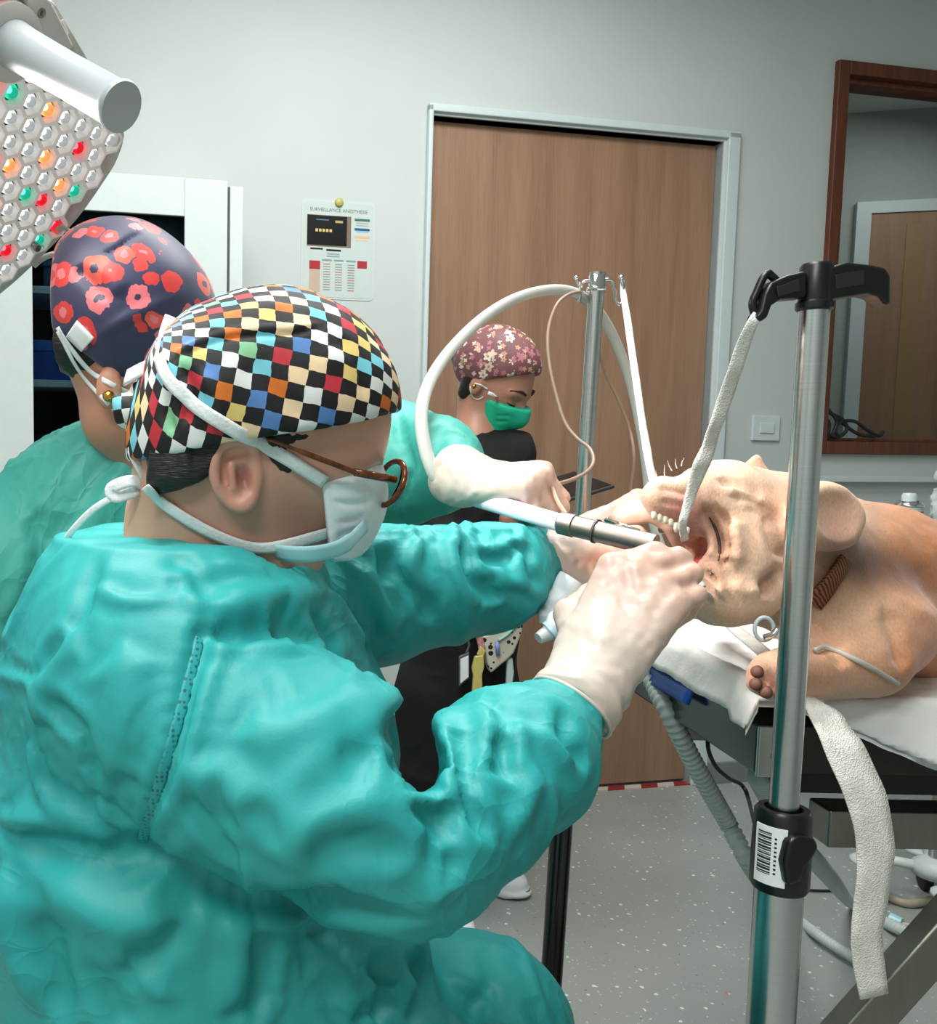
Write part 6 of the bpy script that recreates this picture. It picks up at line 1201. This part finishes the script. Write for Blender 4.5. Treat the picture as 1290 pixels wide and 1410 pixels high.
# things clipped at the nurse's waist
def spot_mat():
    t = NT('spotted_pouch_cloth'); vo = t.n('ShaderNodeTexVoronoi'); vo.inputs['Scale'].default_value = 62; t.l(t.coords(), vo.inputs['Vector']); s = t.n('ShaderNodeSeparateColor'); t.l(vo.outputs['Color'], s.inputs[0])
    t.set(base=t.mix(t.math('LESS_THAN', vo.outputs['Distance'], t.math('MULTIPLY_ADD', s.outputs[0], 0.25, 0.16)), lin(206, 196, 180), lin(26, 24, 24)), rough=0.6); return t.m
WD = ND - 0.15
po = [(664, 876), (690, 866), (716, 838), (722, 842), (720, 870), (708, 900), (700, 908), (676, 928), (672, 918), (668, 896)]
pch = link('belt_pouch', MB().prism([P(x, y, WD) for x, y in po], (0, 0.035, 0)).mesh('belt_pouch'), spot_mat(), nur, bevel=0.008)
link('pouch_zip', MB().tube(spline([P(x, y, WD - 0.002) for x, y in ((686, 882), (700, 872), (712, 858), (716, 846))], 5), 0.006, 8, flat=0.5).mesh('pouch_zip'), plain('mint_zip', (130, 196, 180), 0.5), pch, smooth=True)
link('pen', MB().tube([P(684, 884, WD - 0.004), P(686, 902, WD - 0.004)], 0.0055, 8).mesh('pen'), plain('blue_pen', (120, 140, 190), 0.4), pch, smooth=True)
bd = [(632, 904), (646, 898), (646, 934), (632, 945)]
bdg = link('name_badge', MB().prism([P(x, y, WD - 0.01) for x, y in bd], (0, 0.006, 0)).mesh('name_badge'), plain('badge_sleeve', (90, 92, 92), 0.2), nur, bevel=0.001)
link('badge_card', MB().prism([P(x, y, WD - 0.0125) for x, y in [(634, 908), (645, 903), (645, 932), (634, 941)]], (0, 0.003, 0)).mesh('badge_card'), M_LABEL, bdg)
link('badge_reel', MB().tube(spline([P(x, y, WD - 0.005) for x, y in ((642, 899), (646, 888), (643, 880))], 4), 0.003, 6).mesh('badge_reel'), M_DSTEEL, bdg, smooth=True)
link('lanyard', strip(spline([P(x, y, WD) for x, y in ((640, 848), (652, 862), (660, 878), (664, 896))], 5), [(0, -1, 0)] * 16, 0.016, 0.002, plain('pink_floral_lanyard', (190, 130, 136), 0.6, var=0.3, scale=150), 'lanyard', nur).data, None) if False else strip(spline([P(x, y, WD) for x, y in ((640, 848), (652, 862), (660, 878), (664, 896))], 5), [(0, -1, 0)] * 16, 0.016, 0.002, plain('pink_floral_lanyard', (190, 130, 136), 0.6, var=0.3, scale=150), 'lanyard', nur)
kk = Clay(P(636, 874, WD - 0.06), P(668, 840, WD + 0.04), 0.003); kk.add(Ell(P(652, 858, WD - 0.01), (0.014, 0.012, 0.018)), 0.01).add(Ell(P(645, 864, WD - 0.01), (0.010, 0.01, 0.012)), 0.01)
ks = kk.net(1); ks.push(0.004 * vnoise(ks.v * 120, 3)); link('lanyard_knot', ks.mesh('lanyard_knot'), plain('knotted_cloth', (206, 190, 184), 0.7, var=0.4, scale=120), nur)
ye = thing('scissors', 'pair of yellow-handled scissors hanging from the waist of the nurse', 'scissors', P(660, 960, WD - 0.006)) if False else None
yy = [(654, 904), (666, 902), (667, 918), (664, 930), (665, 962), (650, 962), (652, 930), (650, 920)]
link('yellow_tape_holder', MB().prism([P(x, y, WD - 0.012) for x, y in yy], (0, 0.012, 0)).mesh('yellow_tape_holder'), plain('yellow_plastic', (206, 190, 110), 0.35), nur, bevel=0.003)
link('yellow_clip', MB().prism([P(x, y, WD - 0.01) for x, y in ((662, 890), (669, 896), (666, 904), (657, 902))], (0, 0.01, 0)).mesh('yellow_clip'), MATS['yellow_plastic'], nur, bevel=0.002)
ww = [(699, 908), (706, 906), (708, 926), (705, 950), (697, 953), (698, 930)]
link('white_marker', MB().prism([P(x, y, WD + 0.01) for x, y in ww], (0, 0.014, 0)).mesh('white_marker'), M_FRAME, nur, bevel=0.003)
tb = thing('tablet', 'dark tablet held flat by the nurse', 'tablet', P(760, 680, ND - 0.14))
ta_, tb2 = P(716, 690, ND - 0.20), P(818, 660, ND - 0.10); td_ = unit(tb2 - ta_); tn_ = unit(np.array([-0.28, -0.42, 0.9])); tn_ = unit(tn_ - np.dot(tn_, td_) * td_); tv_ = np.cross(tn_, td_)
cc_ = (ta_ + tb2) / 2; hl_ = np.linalg.norm(tb2 - ta_) / 2
link('tablet_shell', MB().box(cc_, td_ * hl_, tv_ * 0.065, tn_ * 0.004).mesh('tablet_shell'), plain('dark_tablet_shell', (60, 62, 64), 0.3), tb, bevel=0.002)
link('tablet_screen', MB().box(cc_ + tn_ * 0.0045, td_ * (hl_ - 0.006), tv_ * 0.058, tn_ * 0.0006).mesh('tablet_screen'), plain('tablet_glass', (24, 26, 30), 0.05), tb)
# ================================================================ hoses, cords, gauze and instruments
def hose_mat(name, rgb, trans, rough=0.25):
    t = NT(name); n = t.noise(t.coords(), 20, 2); t.set(base=t.ramp(n.outputs[0], [(0.3, tuple(x * 0.95 for x in lin(*rgb)[:3]) + (1,)), (0.7, lin(*rgb))]), rough=rough, trans=trans, ior=1.25); return t.m
M_HOSE = hose_mat('milky_silicone_hose', (226, 226, 220), 0.25); M_CLEAR = hose_mat('clear_plastic', (236, 242, 244), 0.35, 0.15); M_CORR = hose_mat('clear_corrugated_hose', (214, 224, 220), 0.2, 0.25)
sp_ = spline([P(x, y, d) for x, y, d in ((640, 683, 1.155), (622, 677, 1.165), (602, 660, 1.15), (586, 620, 1.16), (580, 570, 1.19), (592, 525, 1.25), (622, 480, 1.32), (668, 436, 1.40), (715, 409, 1.47), (762, 399, 1.52), (797, 406, 1.56), (826, 432, 1.62), (850, 476, 1.66), (869, 530, 1.68), (882, 590, 1.68), (891, 650, 1.68), (897, 710, 1.68), (920, 770, 1.68), (980, 820, 1.68), (1080, 850, 1.68))], 8)
tag(link('suction_hose', MB().tube(sp_, 0.0085, 14).mesh('suction_hose'), M_HOSE, smooth=True), 'thick milky suction hose arching from the gloved hand over the far drip stand', 'hose')
cb_pts = [(785, 722, 1.015), (778, 706, 1.03), (768, 690, 1.06), (757, 664, 1.11), (744, 655, 1.13), (734, 656, 1.15), (735, 663, 1.17), (752, 667, 1.2), (780, 663, 1.25), (806, 651, 1.3), (817, 636, 1.33), (812, 618, 1.36), (794, 603, 1.38), (778, 582, 1.4), (766, 545, 1.42), (757, 505, 1.44), (754, 468, 1.46), (758, 440, 1.48), (770, 415, 1.5), (790, 403, 1.53), (806, 406, 1.57), (816, 430, 1.6), (822, 470, 1.61), (832, 510, 1.61), (850, 548, 1.62), (866, 588, 1.62), (873, 630, 1.6), (868, 680, 1.62), (870, 740, 1.64), (920, 800, 1.66), (1040, 850, 1.66)]
tag(link('handpiece_cable', MB().tube(spline([P(*a) for a in cb_pts], 6), 0.0027, 8).mesh('handpiece_cable'), plain('grey_cable_rubber', (168, 138, 118), 0.4), smooth=True), 'thin grey cable looping from the handpiece up to the hook of the far drip stand', 'cable')
A_, B_, C_ = P(614, 674, 1.18), P(772, 720, 1.02), P(902, 751, 0.95); hx_ = unit(B_ - A_)
hpc = thing('electrosurgical_handpiece', 'handpiece with white grip and dull steel shaft held between the hands', 'instrument', A_)
link('grip', MB().tube([A_, A_ * 0.5 + B_ * 0.5, B_], [0.0105, 0.0105, 0.0098], 18).mesh('grip'), plain('lilac_white_plastic', (216, 220, 234), 0.3, var=0.02), hpc, angle=40)
link('shaft', MB().tube([B_, B_ * 0.85 + C_ * 0.15, B_ * 0.84 + C_ * 0.16, C_], [0.0125, 0.0128, 0.0115, 0.0115], 20).mesh('shaft'), steel('dull_steel_shaft', (150, 142, 136), 0.35, (9, 9, 9)), hpc, angle=30)
link('joint_ring', MB().tube([B_ * 0.62 + C_ * 0.38 - hx_ * 0.0, B_ * 0.60 + C_ * 0.40], [0.0132, 0.0132], 20).mesh('joint_ring'), plain('dark_joint', (70, 64, 60), 0.4), hpc, angle=30)
pn = thing('needle_holder', 'thin steel needle holder poking out beside the dog lip', 'instrument', P(836, 718, 1.08))
link('jaw', MB().tube([P(834, 716, 1.085), P(880, 730, 1.05)], [0.0028, 0.0016], 8).mesh('jaw'), M_CHROME, pn, smooth=True); link('tip_ball', MB().lathe(P(836, 716, 1.085) - 0.003 * WZ, WZ, [(0.001, 0), (0.0035, 0.002), (0.0035, 0.004), (0.001, 0.006)], 10).mesh('tip_ball'), M_CHROME, pn, smooth=True)
# breathing tube parts
bt = thing('breathing_tube_connector', 'clear plastic breathing connector under the hands', 'tube', P(775, 870, 0.99))
link('barrel', MB().tube([P(755, 872, 0.985), P(760, 868, 0.985), P(768, 862, 0.985), P(804, 838, 1.0), P(810, 834, 1.0)], [0.009, 0.011, 0.0165, 0.0185, 0.0165], 18).mesh('barrel'), M_CLEAR, bt, angle=40)
link('luer_tip', MB().tube([P(741, 879, 0.982), P(748, 875, 0.984), P(757, 871, 0.985)], [0.006, 0.0075, 0.0085], 12).mesh('luer_tip'), M_CLEAR, bt, angle=40)
link('lock_ring', MB().tube([P(757, 871, 0.985), P(761, 868, 0.985)], [0.0125, 0.0125], 14).mesh('lock_ring'), plain('pale_blue_plastic', (170, 214, 226), 0.3), bt, angle=40)
link('elbow', MB().tube(spline([P(762, 862, 1.03), P(768, 842, 1.03), P(778, 820, 1.03), P(792, 800, 1.03)], 4), [0.017, 0.018, 0.019, 0.0195] * 3 + [0.0195], 18).mesh('elbow'), M_CLEAR, bt, angle=40)
link('side_port', MB().tube([P(806, 836, 0.99), P(806, 822, 0.985)], [0.004, 0.004], 10).mesh('side_port'), M_CLEAR, bt, smooth=True)
tag(link('pilot_balloon', MB().tube(spline([P(x, y, 1.0) for x, y in ((838, 812), (822, 822), (808, 836), (798, 856), (792, 872), (784, 892))], 4), [0.006, 0.008, 0.0105, 0.0125, 0.0135, 0.014, 0.0145, 0.0145, 0.014, 0.013, 0.0125, 0.011, 0.008, 0.0065, 0.006, 0.006, 0.0055, 0.005, 0.005, 0.0045, 0.004], 14, flat=0.7).mesh('pilot_balloon'), plain('orange_latex', (206, 96, 52), 0.35, var=0.1, sss=0.1, sss_s=0.01), smooth=True), 'orange latex pilot balloon beside the clear breathing connector', 'balloon')
# gauze
def gauze_mat():
    t = NT('white_gauze'); v = t.coords(); n = t.noise(v, 60, 4); w = t.n('ShaderNodeTexVoronoi'); w.inputs['Scale'].default_value = 600; t.l(v, w.inputs['Vector'])
    t.set(base=t.ramp(n.outputs[0], [(0.3, lin(222, 218, 210)), (0.7, lin(240, 238, 232))]), rough=0.8); t.bump(t.math('ADD', n.outputs[0], w.outputs['Distance']), 0.5, 0.002); return t.m
M_GAUZE = gauze_mat()
def gz(pts, widths, label, nrm=None, n=6, crink=0.0015):
    C = np.array(spline([P(*p[:3]) for p in pts], n)); m = len(C); t = np.linspace(0, len(widths) - 1, m); w = list(np.interp(t, range(len(widths)), widths))
    Nn = [(-unit(ray(600, 700)) if nrm is None else nrm(C[i], i / (m - 1))) + np.array([0.5 * math.sin(i * 0.9), 0, 0.4 * math.sin(i * 1.7)]) * (crink * 60) for i in range(m)]
    C += vnoise(C * 60, 3)[:, None] * np.array([0.3, 1, 0.3]) * crink
    return tag(strip(C, Nn, w, 0.0016, M_GAUZE, 'gauze_strip'), label, 'gauze')
gz([(857, 386, 1.563), (858, 402, 1.553), (864, 440, 1.50), (874, 510, 1.38), (886, 590, 1.22), (896, 645, 1.08), (903, 672, 1.02)], [0.005, 0.010, 0.011, 0.010, 0.010, 0.009], 'white gauze strip from the far drip stand to the upper lip of the dog')
gz([(1044, 428, 0.862), (1037, 442, 0.855), (1022, 480, 0.87), (1002, 540, 0.90), (984, 590, 0.925), (977, 615, 0.94), (966, 640, 0.95), (956, 668, 0.965), (946, 700, 0.975), (940, 722, 0.98), (944, 745, 1.0)], [0.006, 0.009, 0.012, 0.013, 0.012, 0.013, 0.016, 0.012, 0.009, 0.008, 0.008], 'white gauze strip from the black hook of the front stand to the dog mouth', crink=0.0022)
def pd(x, y, z=PADZ + 0.018): return (x, y, PZ(x, y, z)[1])
tail = [(955, 790, 1.01), (972, 818, 0.99), (990, 842, pd(990, 842, PADZ + 0.045)[2]), pd(1016, 868, PADZ + 0.032), pd(1062, 906), pd(1112, 950), (1146, 1000, 0.925), (1172, 1050, 0.905), (1196, 1108, 0.895), (1206, 1170, 0.893), (1200, 1240, 0.892), (1194, 1300, 0.892), (1204, 1372, 0.892)]
gz(tail, [0.012, 0.014, 0.018, 0.022, 0.026, 0.030, 0.036, 0.040, 0.040, 0.038, 0.034, 0.032, 0.030], 'long white gauze strip trailing from the jaw of the dog down past the table edge', nrm=lambda p, t: np.array([0, -0.35, 0.9]) if t < 0.42 else np.array([0.05, -1, 0.25 * (1 - t)]), crink=0.0012)
dl = [(1118, 898), (1140, 896), (1180, 912), (1232, 938)]
tag(link('infusion_line', MB().tube(spline([hit(bv, x, y, 0.004)[0] if hit(bv, x, y)[0] is not None else np.array(PZ(x, y, PADZ + 0.01)) for x, y in dl], 6), 0.0028, 8).mesh('infusion_line'), M_SIL, smooth=True), 'pale infusion line lying across the foreleg of the dog', 'line')
cf = thing('ring_connector', 'white ring and steel clip below the chin of the dog', 'connector', P(1060, 860, 0.98))
link('ring', MB().tube([P(1052 + 13 * math.cos(a), 866 + 16 * math.sin(a), 0.985) for a in np.linspace(0, 2 * math.pi, 22)], 0.0022, 8, False).mesh('ring'), M_FRAME, cf, smooth=True)
link('clip', MB().tube(spline([P(1052, 878, 0.98), P(1064, 874, 0.975), P(1072, 866, 0.975), P(1068, 880, 0.975)], 4), 0.0035, 8).mesh('clip'), M_CHROME, cf, smooth=True)
# hoses and cables on the floor side
def corr(pts, r, label, pitch=0.010, name='corrugated_hose'):
    C = np.array(spline([np.asarray(p, float) for p in pts], 10)); L_ = np.concatenate([[0], np.cumsum(np.linalg.norm(np.diff(C, axis=0), axis=1))]); n = int(L_[-1] / (pitch / 4)); t = np.linspace(0, L_[-1], n)
    Q = np.stack([np.interp(t, L_, C[:, k]) for k in range(3)], 1); R_ = [r * (1 + 0.12 * (1 if (i // 2) % 2 else -1)) for i in range(n)]
    return tag(link(name, MB().tube(Q, R_, 12).mesh(name), M_CORR, smooth=True), label, 'hose')
corr([P(888, 915, 1.34), P(902, 945, 1.30), P(922, 985, 1.26), P(955, 1050, 1.28), P(1000, 1130, 1.34), P(1045, 1210, 1.4), PZ(1085, 1255, 0.03), PZ(1130, 1290, 0.025), PZ(1180, 1322, 0.025)], 0.012, 'clear corrugated hose hanging from the head end of the table to the floor')
corr([P(1046, 1068, 1.1), P(1066, 1105, 1.2), P(1100, 1160, 1.4), P(1140, 1205, 1.6), PZ(1175, 1245, 0.025), PZ(1240, 1280, 0.025), PZ(1310, 1300, 0.025)], 0.014, 'clear corrugated hose dropping behind the front stand')
kb = [P(974, 1018, 1.5), P(976, 1035, 1.5), P(986, 1056, 1.52), P(1004, 1072, 1.55), P(1022, 1082, 1.6), P(1032, 1106, 1.7), PZ(1042, 1150, 0.008), PZ(1060, 1190, 0.006), PZ(1100, 1222, 0.006), PZ(1150, 1227, 0.006)]
tag(link('power_cable', MB().tube(spline(kb, 6), 0.0035, 8).mesh('power_cable'), M_RUBBER, smooth=True), 'thin black cable hanging under the table and running over the floor', 'cable')
tag(link('floor_hose', MB().tube(spline([PZ(1215, 1232, 0.012), PZ(1250, 1244, 0.012), PZ(1290, 1238, 0.012), PZ(1360, 1225, 0.012)], 6), 0.011, 10).mesh('floor_hose'), plain('beige_hose_rubber', (176, 166, 146), 0.5), smooth=True), 'smooth beige hose on the floor by the trolley wheel', 'hose')
fl = thing('floor_tube', 'clear tube with pale blue end cap lying on the floor', 'tube', PZ(1232, 1275, 0.0))
link('tube', MB().tube([PZ(1236, 1272, 0.016), PZ(1300, 1284, 0.012), PZ(1400, 1290, 0.012)], 0.007, 10).mesh('tube'), M_HOSE, fl, smooth=True); link('end_cap', MB().tube([PZ(1226, 1266, 0.018), PZ(1242, 1272, 0.018)], [0.018, 0.014], 14).mesh('end_cap'), MATS['pale_blue_plastic'], fl, angle=40)
